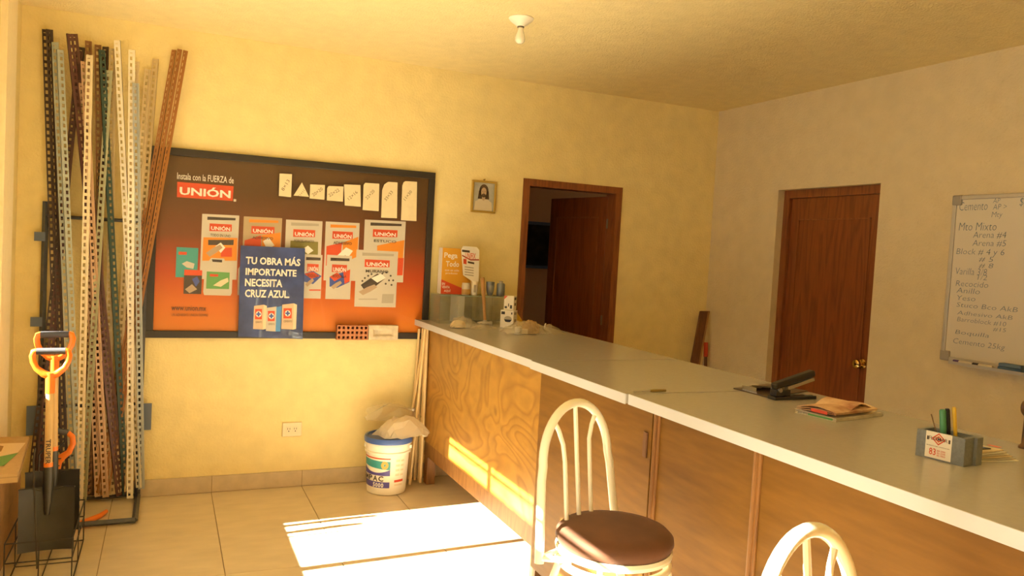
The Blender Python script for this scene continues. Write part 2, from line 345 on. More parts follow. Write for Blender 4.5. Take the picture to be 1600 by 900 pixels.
class Lay:                                   # measuring aid for flat print on a wall plane
    def __init__(s, y): s.y = y; s.k = 0
    def q(s, u, v): p = hit(u, v, 1, s.y); return p
    def poly(s, pts, ma, parent, name='printed_shape', lift=None):
        s.k += 1; y = s.y-(lift if lift is not None else .00003*s.k)
        P = [s.q(*p) for p in pts]; return mk(name, ([(p.x, y, p.z) for p in P], [tuple(range(len(P)))]), ma, parent)
    def txt(s, t, u0, v0, u1, v1, ma, parent, bold=0., lift=.0055):
        a = s.q(u0, v0); b = s.q(u1, v1); text(t, (a.x, s.y-lift, b.z), (1, 0, 0), (0, 0, 1), b.x-a.x, a.z-b.z, ma, parent, bold)
def rect(u0, v0, u1, v1, k=.05): return [(u0, v0), (u1, v0+(u1-u0)*k), (u1-(v1-v0)*.045, v1+(u1-u0)*k*.4), (u0-(v1-v0)*.04, v1)]
L = Lay(YP)
L.txt('Instala con la FUERZA de', 277, 269.5, 365, 287, WHITEP, po, .004)
lg = L.poly([(277, 284), (365, 291), (363.5, 314), (276.5, 308)], REDP, po, 'logo_block'); L.txt('UNIÓN', 281, 289, 360, 310, WHITEP, po, .03)
L.poly([(365, 311), (369, 311.3), (369, 315), (365, 315)], LGREY, po, 'trademark_dot')
L.txt('www.union.mx', 268, 476.5, 322, 486, DARKP, po, .002); L.txt('UN ADHESIVO UNION SIEMPRE', 268, 489.5, 325, 494.5, DARKP, po, -.005)
def bag(u0, v0, u1, v1, body, band, prod, deco, lx=None, bold=0):
    b = L.poly(rect(u0, v0, u1, v1), body, po, 'printed_bag')
    w = u1-u0; h = v1-v0
    L.poly(rect(u0+w*.14, v0+4.5, u1-w*.10, v0+9.5), band, b)
    a = L.poly(rect(u0+w*.20, v0+15, u1-w*.20, v0+27), REDP, b, 'logo_block')
    L.txt('UNIÓN', u0+w*.24, v0+18, u1-w*.25, v0+27, WHITEP, b, .03)
    L.txt(prod, u0+w*.22, v0+31, u1-w*.24, v0+37, DARKP, b, .01)
    for pts, mm in deco: L.poly([(u0+w*x, v0+h*y) for x, y in pts], mm, b)
    return b
hand = lambda x, y: ([(x, y+.10), (x+.2, y+.02), (x+.38, y-.03), (x+.45, y+.02), (x+.3, y+.09), (x+.1, y+.16)], SKIN)
bag(316, 334, 374, 436, LGREY, DARKP, 'TODO EN UNO', [([(.03, .36), (.95, .37), (.93, .72), (0, .72)], ORANGEP), ([(.16, .40), (.85, .40), (.84, .48), (.16, .48)], DARKP), ([(.5, .52), (.8, .52), (.8, .66), (.5, .66)], REDP), ([(.35, .5), (.5, .44), (.62, .52), (.5, .6)], WHITEP), hand(.1, .5)])
bag(381, 338, 441, 452, TANP, ORANGEP, 'ADHESIVO', [([(.02, .33), (.45, .26), (.45, .6), (0, .6)], REDP), ([(.47, .26), (.96, .22), (.94, .6), (.47, .6)], ORANGEP), ([(.5, .34), (.65, .29), (.8, .4), (.6, .45)], WHITEP)])
bag(447, 343, 504, 440, LGREY, GREYP, 'PORCELANATO', [([(.12, .34), (.88, .36), (.87, .62), (.10, .62)], OLIVEP), ([(.45, .48), (.6, .42), (.75, .5), (.6, .56)], WHITEP)])
bag(509, 346, 562, 438, LGREY, ORANGEP, 'ADHESIVO', [([(.02, .42), (.48, .36), (.42, .72), (0, .75)], REDP), ([(.5, .36), (.96, .26), (.93, .6), (.5, .7)], ORANGEP), ([(.3, .6), (.6, .44), (.8, .5), (.6, .66)], WHITEP), hand(.2, .6)])
bag(570, 343, 634, 440, LGREY, DARKP, 'ESTUCO', [([(.3, .42), (.97, .33), (.93, .62), (.3, .62)], ORANGEP), ([(.7, .62), (.95, .62), (.92, .9), (.7, .9)], REDP)])
bag(474, 397, 504, 466, LGREY, DARKP, 'BOQUILLA', [([(.0, .45), (.5, .38), (.95, .5), (.5, .68), (0, .62)], BLUEP), ([(.05, .45), (.5, .40), (.85, .5), (.4, .56)], REDP), hand(.1, .58), ([(.3, .8), (.9, .8), (.9, .83), (.3, .83)], REDP)])
bag(511, 398, 550, 467, LGREY, DARKP, 'BOQUILLA', [([(.1, .5), (.5, .42), (.9, .35), (.9, .62), (.4, .75), (.1, .72)], BLUEP), ([(.1, .50), (.4, .40), (.6, .5), (.3, .6)], REDP), ([(.65, .4), (.93, .33), (.9, .6), (.7, .66)], REDP), hand(.15, .62)])
b8 = bag(557, 390, 622, 479, LGREY, GREYP, 'MURANO', [([(.1, .62), (.5, .42), (.7, .5), (.4, .68), (.2, .72)], DARKP), ([(.35, .5), (.6, .42), (.7, .5), (.5, .58)], WHITEP), hand(.05, .64), ([(.05, .86), (.5, .86), (.5, .88), (.05, .88)], GREYP), ([(.62, .78), (.9, .78), (.88, .94), (.60, .94)], GREYP)])
for (dx, dy) in ((.62, .42), (.72, .40), (.82, .46), (.78, .54), (.88, .54), (.84, .62), (.2, .5), (.28, .46), (.36, .43), (.14, .55), (.7, .6)):
    cx, cy = 557+65*dx, 390+89*dy; L.poly([(cx+1.6*math.cos(k*.785), cy+1.6*math.sin(k*.785)) for k in range(8)], DARKP, b8, 'printed_dot')
tb = L.poly(rect(276, 386, 310, 433), TEALP, po, 'printed_bag'); L.poly(rect(279, 393, 292, 398), REDP, tb, 'logo_block'); L.poly([(284, 412), (292, 408), (304, 412), (302, 420), (292, 418)], LGREY, tb)
sb = L.poly(rect(288, 422, 316, 459), DARKP, po, 'printed_bag'); L.poly(rect(288, 421, 316, 430), REDP, sb); L.poly([(300, 436), (308, 432), (312, 440), (306, 448)], BLUEP, sb); L.poly([(289, 452), (300, 444), (308, 452), (296, 458)], SKIN, sb)
jg = L.poly([(323, 412), (330, 403), (350, 404), (352, 409), (364, 411), (362, 458), (360, 462), (319, 461), (317.5, 456), (320, 416)], LGREY, po, 'printed_jug')
L.poly(rect(323, 424, 359, 451), GREENP, jg); L.poly(rect(328, 428, 341, 432), REDP, jg, 'logo_block'); L.poly([(333, 446), (345, 438), (356, 434), (357, 440), (345, 448)], CREAMP, jg); L.poly([(331, 405), (347, 406), (347, 410), (332, 409)], DARKP, jg)
jg2 = L.poly([(372, 420), (378, 412), (392, 414), (392, 462), (371, 461)], LGREY, po, 'printed_jug')
mk('glazing', gbox((PX0+FT, -.020, PZ0+FT), (PX1-FT, -.018, PZ1-FT)), seethru('poster_glass', (1, 1, 1), 0, .012, .03), po)
# eight sample tiles glued on the poster
IVORY = mat('ivory_tile', (.76, .65, .42), .4, var=.04); PENCIL = mat('pencil_line', (.20, .14, .07), .8)
smp = [('8×13', [(437, 271), (456.5, 272), (455, 308), (436, 306)], 'small upright ivory tile sample, leftmost in the row on the poster', 62),
       ('11×11', [(472, 285), (483, 307.5), (459, 305.5)], 'triangular ivory tile sample on the poster', 55),
       ('20×20', [(485, 288), (508, 289), (507, 312), (484, 310)], 'square ivory tile sample just right of the triangular one', 40),
       ('22×22', [(514, 290.5), (537, 291.5), (536, 315), (511, 313), (511.5, 294)], 'square ivory tile sample with one rounded corner, fourth in the row', 35),
       ('12×16', [(538, 288), (563.5, 289), (564, 323), (539, 321)], 'ivory tile sample with a dark nick at its lower edge, fifth in the row', 45),
       ('22×20', [(571, 285.5), (593, 287), (592, 330), (567, 328), (568.5, 289)], 'ivory tile sample sixth in the row on the poster', 50),
       ('33×33', [(607, 284), (621.5, 285), (620.5, 341), (596, 340), (597.5, 297), (601, 288)], 'tall ivory tile sample with one big rounded corner on the poster', 55),
       ('11×30', [(634, 283), (652, 284), (651, 345.5), (627, 344), (629, 290), (631, 285)], 'tallest ivory tile sample, rightmost in the row on the poster', 55)]
for s, pts, lab, an in smp:
    P = [hit(u, v, 1, -.032) for u, v in pts]; c = sum(P, V())/len(P)
    t = thing('tile_sample', lab, 'tile', (c.x, -.0205, c.z), group='tile samples stuck on the poster')
    mk('tile_body', gprism([(p.x, -.0205, p.z) for p in P], (0, -.008, 0)), IVORY, t, bevel=.001)
    a = math.radians(an); U = V((math.cos(a), 0, math.sin(a))); Wv = V((-math.sin(a), 0, math.cos(a))); w = .075 if len(pts) > 3 else .05; h = .02 if len(pts) > 3 else .014
    text(s, c+V((0, -.0291-c.y, 0))-U*w/2-Wv*h/2-(V((0, 0, .01)) if len(pts) == 3 else V()), U, Wv, w, h, PENCIL, t, .002)
# blue leaning poster
BLU = mat('glossy_blue_print', (.032, .06, .20), .2, var=.55, vscale=6, bump=.3, bscale=10, coat=.5)
bp = thing('blue_poster', 'glossy blue cement poster with white headline covering the framed poster', 'poster', (1.44, -.06, .94))
P = [hit(u, v, 1, -.05) for u, v in ((376, 383.5), (477, 388), (473, 530), (372, 526))]
mk('poster_sheet', gprism([(p.x, -.040, p.z) for p in P], (0, -.004, 0)), BLU, bp)
LB = Lay(-.0442)
for s, b in (('TU OBRA MÁS', (384.5, 398, 469, 416)), ('IMPORTANTE', (384, 418.5, 463, 432.5)), ('NECESITA', (383, 435, 441, 449)), ('CRUZ AZUL.', (383, 452, 452, 466))): LB.txt(s, *b, WHITEP, bp, .03, .0012)
BAGC = mat('print_paper_sack', (.62, .46, .30), .5); LBLUE = mat('print_light_blue', (.08, .28, .62), .45)
def sack(u0, u1, v0, v1, body, side):
    b = LB.poly([(u0, v0+2), (u1, v0), (u1-1.5, v1), (u0-1.5, v1-1)], body, bp, 'printed_sack')
    LB.poly([(u1, v0), (u1+5, v0+2), (u1+3.5, v1-1), (u1-1.5, v1)], side, b)
    w = u1-u0; cx = (u0+u1)/2-.5; cy = v0+(v1-v0)*.38
    LB.poly([(cx-w*.36, cy-8), (cx+w*.36, cy-8), (cx+w*.34, cy+8), (cx-w*.38, cy+8)], REDP, b)
    LB.poly([(cx+4.6*math.cos(k*.524), cy+4.9*math.sin(k*.524)) for k in range(12)], WHITEP, b)
    LB.poly([(cx-1.3, cy-3.7), (cx+1.3, cy-3.7), (cx+1.3, cy-1.3), (cx+3.6, cy-1.3), (cx+3.6, cy+1.3), (cx+1.3, cy+1.3), (cx+1.3, cy+3.7), (cx-1.3, cy+3.7), (cx-1.3, cy+1.3), (cx-3.6, cy+1.3), (cx-3.6, cy-1.3), (cx-1.3, cy-1.3)], BLUEP, b)
    LB.txt('CEMENTO', u0+2, cy+11, u1-3, cy+14, DARKP, b)
sack(397, 412, 476, 515, BAGC, CREAMP); sack(417, 432, 479, 518, LGREY, LBLUE); sack(441, 459, 474, 515, BAGC, CREAMP)
LB.poly([(432, 480), (440, 478), (438, 518), (431, 518)], LBLUE, bp, 'printed_sack')
# small brick samples standing on the poster's lower rail
CLAY = mat('terracotta', (.50, .20, .09), .8, var=.12, bump=.2); CONC = mat('pale_cement_brick', (.62, .53, .38), .9, var=.15, bump=.4, bscale=60)
P0 = hit(526.5, 508, 1, -.06); P1 = hit(574, 531, 1, -.06)
t = thing('hollow_brick', 'terracotta brick sample full of small holes below the poster', 'brick', ((P0.x+P1.x)/2, -.05, P1.z))
bx0, bx1, bz0, bz1 = P0.x, P1.x, P1.z, P0.z; nx, nz = 7, 3; cw = (bx1-bx0)/nx; ch = (bz1-bz0)/nz
g = [gbox((bx0, -.044, bz0), (bx1, -.031, bz1))]
for j in range(nz+1):
    zz = bz0+ch*j; lo = max(bz0, zz-ch*.23); hi = min(bz1, zz+ch*.23); g.append(gbox((bx0, -.07, lo), (bx1, -.044, hi)))
for i in range(nx+1):
    xx = bx0+cw*i; lo = max(bx0, xx-cw*.23); hi = min(bx1, xx+cw*.23); g.append(gbox((lo, -.0698, bz0), (hi, -.0442, bz1)))
mk('brick_body', g, CLAY, t); mk('hole_backing', gbox((bx0+.003, -.0455, bz0+.003), (bx1-.003, -.0442, bz1-.003)), mat('dark_hole', (.10, .03, .015), .9), t)
P0 = hit(576, 508, 1, -.06); P1 = hit(621, 531, 1, -.06)
t = thing('cement_brick', 'pale cement brick sample with a shallow hollow, right of the terracotta brick', 'brick', ((P0.x+P1.x)/2, -.05, P1.z))
a, b, c, d = P0.x, P1.x, P1.z, P0.z; k = .028; h2 = .024
mk('brick_body', ([(a, -.07, c), (b, -.07, c), (b, -.07, d), (a, -.07, d), (a+k, -.07, c+h2), (b-k, -.07, c+h2), (b-k, -.07, d-h2), (a+k, -.07, d-h2), (a+k*1.5, -.056, c+h2*1.4), (b-k*1.5, -.056, c+h2*1.4), (b-k*1.5, -.056, d-h2*1.4), (a+k*1.5, -.056, d-h2*1.4), (a, -.031, c), (b, -.031, c), (b, -.031, d), (a, -.031, d)],
   [(0, 1, 5, 4), (1, 2, 6, 5), (2, 3, 7, 6), (3, 0, 4, 7), (4, 5, 9, 8), (5, 6, 10, 9), (6, 7, 11, 10), (7, 4, 8, 11), (8, 9, 10, 11), (0, 12, 13, 1), (1, 13, 14, 2), (2, 14, 15, 3), (3, 15, 12, 0), (12, 15, 14, 13)]), CONC, t, bevel=.003)
# outlet
OUTP = mat('ivory_plastic', (.72, .60, .36), .3)
P0 = hit(441, 660, 1, 0); P1 = hit(471, 681, 1, 0)
t = thing('power_outlet', 'ivory double power outlet low on the wall', 'outlet', ((P0.x+P1.x)/2, 0, P1.z))
mk('cover_plate', gbox((P0.x, -.010, P1.z), (P1.x, 0, P0.z)), OUTP, t, bevel=.006)
for dx in (.33, .66):
    cx = P0.x+(P1.x-P0.x)*dx; cz = (P0.z+P1.z)/2
    s = mk('socket', gbox((cx-.016, -.0125, cz-.02), (cx+.016, -.0105, cz+.02)), OUTP, t, bevel=.002)
    mk('slot', [gbox((cx-.008, -.0135, cz), (cx-.005, -.0126, cz+.012)), gbox((cx+.005, -.0135, cz), (cx+.008, -.0126, cz+.012)), gbox((cx-.003, -.0135, cz-.013), (cx+.003, -.0126, cz-.006))], DARKP, s)
# small gilt portrait
GILT = mat('gilt_frame', (.48, .33, .07), .35, metal=.4)
P0 = hit(737, 281, 1, 0); P1 = hit(772.5, 334, 1, 0); x0, x1, z0, z1 = P0.x, P1.x, P1.z, P0.z
t = thing('framed_portrait', 'small gilt-framed portrait of a long-haired bearded figure', 'picture', ((x0+x1)/2, 0, z0))
mk('backing', gbox((x0+.006, -.008, z0+.006), (x1-.006, 0, z1-.006)), mat('portrait_ground', (.46, .46, .40), .6, var=.25, vscale=14), t)
for a, b in (((x0, -.02, z0), (x1, 0, z0+.014)), ((x0, -.02, z1-.014), (x1, 0, z1)), ((x0, -.02, z0+.014), (x0+.014, 0, z1-.014)), ((x1-.014, -.02, z0+.014), (x1, 0, z1-.014))): mk('frame_rail', gbox(a, b), GILT, t, bevel=.003)
mk('nail', gtube([((x0+x1)/2, 0, z1+.008), ((x0+x1)/2, -.018, z1+.010)], .005, 8), GILT, t)
cx = (x0+x1)/2; cz = (z0+z1)/2
def ell(cx, cz, a, b, y, n=18): return ([(cx+a*math.cos(k*2*math.pi/n), y, cz+b*math.sin(k*2*math.pi/n)) for k in range(n)], [tuple(range(n))])
HAIRP = mat('print_brown_hair', (.10, .06, .03), .7); FACEP = mat('print_face', (.50, .36, .22), .6); ROBEP = mat('print_robe', (.66, .58, .42), .6)
fg = mk('printed_figure', ([(cx-.066, -.0083, z0+.016), (cx+.066, -.0083, z0+.016), (cx+.060, -.0083, cz-.035), (cx+.022, -.0083, cz-.012), (cx-.022, -.0083, cz-.012), (cx-.060, -.0083, cz-.035)], [tuple(range(6))]), ROBEP, t)
mk('printed_hair', [ell(cx, cz+.040, .034, .046, -.0085), ([(cx-.036, -.0085, cz+.04), (cx-.042, -.0085, cz-.015), (cx+.042, -.0085, cz-.015), (cx+.036, -.0085, cz+.04)], [(0, 1, 2, 3)])], HAIRP, fg)
mk('printed_face', [ell(cx, cz+.032, .020, .032, -.0088), ell(cx, cz-.004, .012, .022, -.0087)], FACEP, fg)
mk('printed_beard', [ell(cx, cz+.009, .016, .013, -.0090)], HAIRP, fg)
mk('printed_features', [ell(cx-.008, cz+.037, .004, .0022, -.0091), ell(cx+.008, cz+.037, .004, .0022, -.0091), ell(cx, cz+.014, .006, .0022, -.0092), ell(cx, cz+.026, .0022, .007, -.0091)], mat('print_features', (.22, .13, .08), .7), fg)
# picture in the dim back room
P0 = hit(818, 345, 1, 2.27); P1 = hit(850, 420, 1, 2.27)
t = thing('dark_painting', 'dark framed painting seen through the open doorway', 'picture', (P0.x+.1, 2.3, P1.z))
mk('canvas', gbox((P0.x-.45, 2.27, P1.z+.03), (P1.x+.25, 2.299, P0.z-.03)), mat('dark_canvas', (.03, .02, .01), .9, var=.6, vscale=7, spec=.05), t)
a0, a1, b0, b1 = P0.x-.48, P1.x+.28, P1.z, P0.z
for a, b in (((a0, 2.26, b0), (a1, 2.299, b0+.03)), ((a0, 2.26, b1-.03), (a1, 2.299, b1)), ((a0, 2.26, b0+.03), (a0+.03, 2.299, b1-.03)), ((a1-.03, 2.26, b0+.03), (a1, 2.299, b1-.03))): mk('frame_rail', gbox(a, b), BLACKF, t)
# ================================================================== WHITEBOARD on the right wall
ALU = mat('aluminium_frame', (.50, .47, .41), .45, metal=.5); WB = mat('whiteboard_face', (.62, .57, .47), .25, coat=.3); INK = mat('blue_marker_ink', (.13, .18, .23), .6); CAPG = mat('grey_corner_cap', (.30, .27, .22), .5)
y0, y1, z0, z1 = -3.30, -2.072, 1.105, 2.0
wb = thing('whiteboard', 'whiteboard with a handwritten price list of building supplies', 'whiteboard', (W_, (y0+y1)/2, z0))
mk('board_face', gbox((W_-.012, y0+.01, z0+.01), (W_, y1-.01, z1-.01)), WB, wb)
for a, b in (((W_-.02, y0, z0), (W_, y1, z0+.022)), ((W_-.02, y0, z1-.022), (W_, y1, z1)), ((W_-.02, y1-.022, z0+.022), (W_, y1, z1-.022)), ((W_-.02, y0, z0+.022), (W_, y0+.022, z1-.022))): mk('frame_rail', gbox(a, b), ALU, wb, bevel=.003)
for yy in (y0, y1-.05):
    for zz in (z0, z1-.05): mk('corner_cap', gbox((W_-.024, yy-.002, zz-.002), (W_-.0005, yy+.052, zz+.052)), CAPG, wb, bevel=.006)
mk('marker_tray', [gbox((W_-.07, y0+.06, z0-.010), (W_, y1-.09, z0-.003)), gbox((W_-.074, y0+.06, z0-.010), (W_-.07, y1-.09, z0+.006))], ALU, wb)
def wbt(s, u0, v0, u1, v1):
    a = hit(u0, v0, 0, W_-.0125); b = hit(u1, v1, 0, W_-.0125)
    text(s, (W_-.0128, a.y, b.z), (0, -1, 0), (0, .03, 1), a.y-b.y, max(.02, a.z-b.z), INK, wb, -.012, .15, 'handwriting')
for ln in (('Cemento', 1500, 316, 1543, 328), ('AP', 1552, 310, 1563, 317), ('AP >', 1552, 319, 1573, 327), ('Mty', 1550, 331, 1566, 342), ('Mto Mixto', 1499, 348, 1557, 360), ('Arena #4', 1521, 362, 1572, 373), ('Arena #5', 1520, 375, 1572, 386), ('Block # 4 y 6', 1495, 388, 1569, 402),
           ('# 5', 1530, 401, 1552, 410), ('# 8', 1530, 411, 1552, 420), ('Varilla 3/8', 1494, 418, 1542, 431), ('1/2', 1528, 429, 1542, 438), ('Recocido', 1494, 438, 1544, 450), ('Anillo', 1495, 449, 1531, 460), ('Yeso', 1496, 461, 1524, 471), ('Stuco Bco AkB', 1495, 472, 1590, 488), ('Adhesivo AkB', 1496, 485, 1582, 500), ('Barroblock #10', 1496, 495, 1572, 511), ('#15', 1552, 511, 1572, 520), ('Boquilla', 1493, 515, 1545, 530), ('Cemento 25kg', 1490, 528, 1570, 550), ('$', 1594, 309, 1599, 323)): wbt(*ln)
def marker(y, col, lab):
    t = thing('board_marker', lab, 'marker', (W_-.04, y, z0+.003), group='markers on the whiteboard tray')
    mk('barrel', gtube([(W_-.04, y, z0+.005), (W_-.04, y-.075, z0+.005)], .0075, 10), mat('marker_body', (.66, .6, .48), .4), t, smooth=True)
    mk('cap', gtube([(W_-.04, y+.032, z0+.005), (W_-.04, y, z0+.005)], .0085, 10), mat('cap_'+lab[:5], col, .4), t, smooth=True)
marker(-2.20, (.09, .04, .16), 'purple-capped marker on the whiteboard tray'); marker(-2.31, (.02, .02, .03), 'black-capped marker on the whiteboard tray')
t = thing('board_eraser', 'blue felt eraser on the whiteboard tray', 'eraser', (W_-.04, -2.47, z0))
mk('felt_pad', gbox((W_-.066, -2.545, z0-.002), (W_-.014, -2.425, z0+.018)), mat('blue_felt', (.06, .11, .18), .9), t, bevel=.004); mk('back_grip', gbox((W_-.064, -2.543, z0+.0185), (W_-.016, -2.427, z0+.036)), mat('eraser_back', (.09, .15, .22), .6), t, bevel=.005)
# ================================================================== TILE-TRIM RACK
IRON = mat('dark_blue_iron', (.07, .075, .085), .5, var=.2); PLATE = mat('blue_grey_plate', (.10, .13, .19), .5)
rk = thing('trim_rack', 'dark iron stand against the wall holding the tile trims', 'rack', (.4, -.2, 0))
bar = .011
for nm, a, b in (('post', (.14, -.03, 0), (.14, -.03, 1.70)), ('post', (.642, -.03, 0), (.642, -.03, 1.70)), ('cross_bar', (.14, -.03, 1.62), (.642, -.03, 1.62)), ('cross_bar', (.14, -.03, .56), (.642, -.03, .56)), ('cross_bar', (.14, -.03, .27), (.642, -.03, .27)), ('cross_bar', (.14, -.03, .022), (.642, -.03, .022)),
                 ('base_bar', (.15, -.47, .022), (.645, -.47, .022)), ('base_bar', (.14, -.47, .011), (.14, -.03, .011)), ('base_bar', (.645, -.47, .022), (.645, -.03, .022)), ('divider', (.54, -.03, .022), (.54, -.03, .75))):
    a, b = V(a), V(b); d = (b-a).normalized(); x = d.orthogonal().normalized(); yv = d.cross(x)
    r_ = .007 if nm == 'cross_bar' else bar
    mk(nm, gobox(a-x*r_-yv*r_, x*2*r_, yv*2*r_, b-a), IRON, rk)
for (u0, v0, u1, v1) in ((54, 362, 71, 377), (48, 495, 66, 510), (42, 634, 65, 679), (222, 630, 236, 671)):
    a = hit(u0, v0, 1, -.035); b = hit(u1, v1, 1, -.035); mk('label_plate', gbox((a.x, -.046, b.z), (b.x, -.042, a.z)), PLATE, rk)
TR = {}
def trimmat(n, c, r=.45): return mat('trim_'+n, c, r, var=.08, vscale=12)
cols = {'dark_brown': (.055, .03, .02), 'maroon': (.10, .035, .025), 'pale_blue': (.40, .44, .40), 'cream': (.72, .62, .42), 'dark_green': (.025, .06, .045), 'brown': (.22, .10, .03), 'tan': (.38, .29, .15), 'white': (.80, .74, .60), 'beige': (.58, .46, .26), 'orange_brown': (.34, .14, .03), 'pink': (.55, .36, .22), 'sage': (.38, .38, .24), 'grey_blue': (.36, .38, .36)}
lab_n = {}
def strip(top, bot, col, yt, w=.033, roll=0., lab=None, face=1):
    """one perforated edge trim: solid bead plus punched flange, leaning from floor spot to wall spot"""
    B = hit(*bot, 2, .03)
    if B.y > -.06: B = hit(*bot, 1, -.06)
    if B.z < .034: B.z = .034
    T = hit(*top, 1, yt)
    d = T-B; ln = d.length; z = d.normalized(); cd = ((B+T)/2-CAMP).normalized()
    x = z.cross(cd).normalized(); x = (x*math.cos(roll)+cd*math.sin(roll)).normalized()*face; n = x.cross(z)
    t = thing('tile_trim', lab, 'tile trim', tuple(B), group='tile trims standing in the rack')
    ma = trimmat(col, cols[col])
    mk('bead', [gobox(B-x*w*.5-n*.004, x*.010, n*.008, d), gobox(B-x*w*.5-n*.006, x*.005, n*.012, d)], ma, t)
    o = B-x*(w*.5-.010); fw = w-.010; g = [gobox(o, x*.004, n*.0016, d), gobox(o+x*(fw-.007), x*.007, n*.0016, d)]
    k = int(ln/.036)
    for i in range(k+1): g.append(gobox(o+x*.003+z*(ln*i/k-(.016 if i == k else 0)), x*(fw-.009), n*.0015, z*.016))
    mk('punched_flange', g, ma, t)
ST = [((71, 46), (95, 775), 'dark_brown', -.03, 'dark brown tile trim with the highest top, at the far left of the rack'),
      ((77, 46), (103, 778), 'dark_brown', -.06, 'dark brown tile trim just right of the highest one'),
      ((86, 66), (117, 790), 'pale_blue', -.07, 'pale blue-grey tile trim, left one of the close pair'),
      ((94, 78), (125, 795), 'pale_blue', -.09, 'pale blue-grey tile trim, right one of the close pair'),
      ((128, 74), (46, 772), 'dark_brown', -.03, 'dark brown tile trim crossing down to the far left corner'),
      ((124, 80), (58, 775), 'maroon', -.05, 'maroon tile trim crossing down to the left beside the dark brown one'),
      ((109, 53), (186, 775), 'maroon', -.12, 'maroon tile trim leaning to the left across the bundle'),
      ((116, 53), (192, 772), 'maroon', -.10, 'maroon tile trim behind the left-leaning one'),
      ((138, 64), (140, 772), 'brown', -.04, 'brown tile trim with a square punched top in mid bundle'),
      ((140, 86), (124, 800), 'cream', -.15, 'cream tile trim standing upright left of the pink ones'),
      ((131, 96), (165, 778), 'pink', -.13, 'pinkish tile trim leaning left in the middle, right one of two'),
      ((128, 130), (153, 776), 'pink', -.10, 'pinkish tile trim in the middle, left one of two'),
      ((153, 70), (160, 770), 'brown', -.05, 'brown tile trim standing nearly upright behind the green one'),
      ((165, 73), (142, 774), 'dark_brown', -.04, 'dark brown tile trim with open punched top, leaning right'),
      ((159, 78), (196, 772), 'dark_green', -.09, 'dark green tile trim leaning left in the rack'),
      ((176, 76), (168, 772), 'tan', -.07, 'tan tile trim standing upright beside the white ones'),
      ((171, 110), (130, 785), 'sage', -.08, 'sage green tile trim leaning right behind the cream one'),
      ((183, 63), (217, 762), 'white', -.10, 'white tile trim leaning left at the right of the rack'),
      ((206, 78), (203, 780), 'white', -.14, 'white tile trim standing straight at the right of the rack'),
      ((213, 96), (176, 772), 'beige', -.03, 'beige tile trim partly behind the straight white one'),
      ((243, 92), (192, 768), 'beige', -.02, 'beige tile trim leaning right, outermost beige one'),
      ((231, 108), (184, 770), 'beige', -.02, 'beige tile trim leaning right, inner beige one'),
      ((272, 78), (150, 770), 'orange_brown', -.03, 'orange-brown tile trim leaning far right, left one of three'),
      ((281, 77), (157, 773), 'orange_brown', -.05, 'orange-brown tile trim leaning far right, middle one of three'),
      ((290, 79), (166, 772), 'orange_brown', -.07, 'orange-brown tile trim leaning far right, right one of three'),
      ((212, 130), (221, 764), 'grey_blue', -.16, 'grey-blue tile trim at the right edge of the rack behind white trims')]
for i, (tp, bt, c, yt, lb) in enumerate(ST): strip(tp, bt, c, yt, roll=random.uniform(-.35, .35), lab=lb, w=.025 if c == 'orange_brown' else .033, face=-1 if i in (3, 6, 14) else 1)
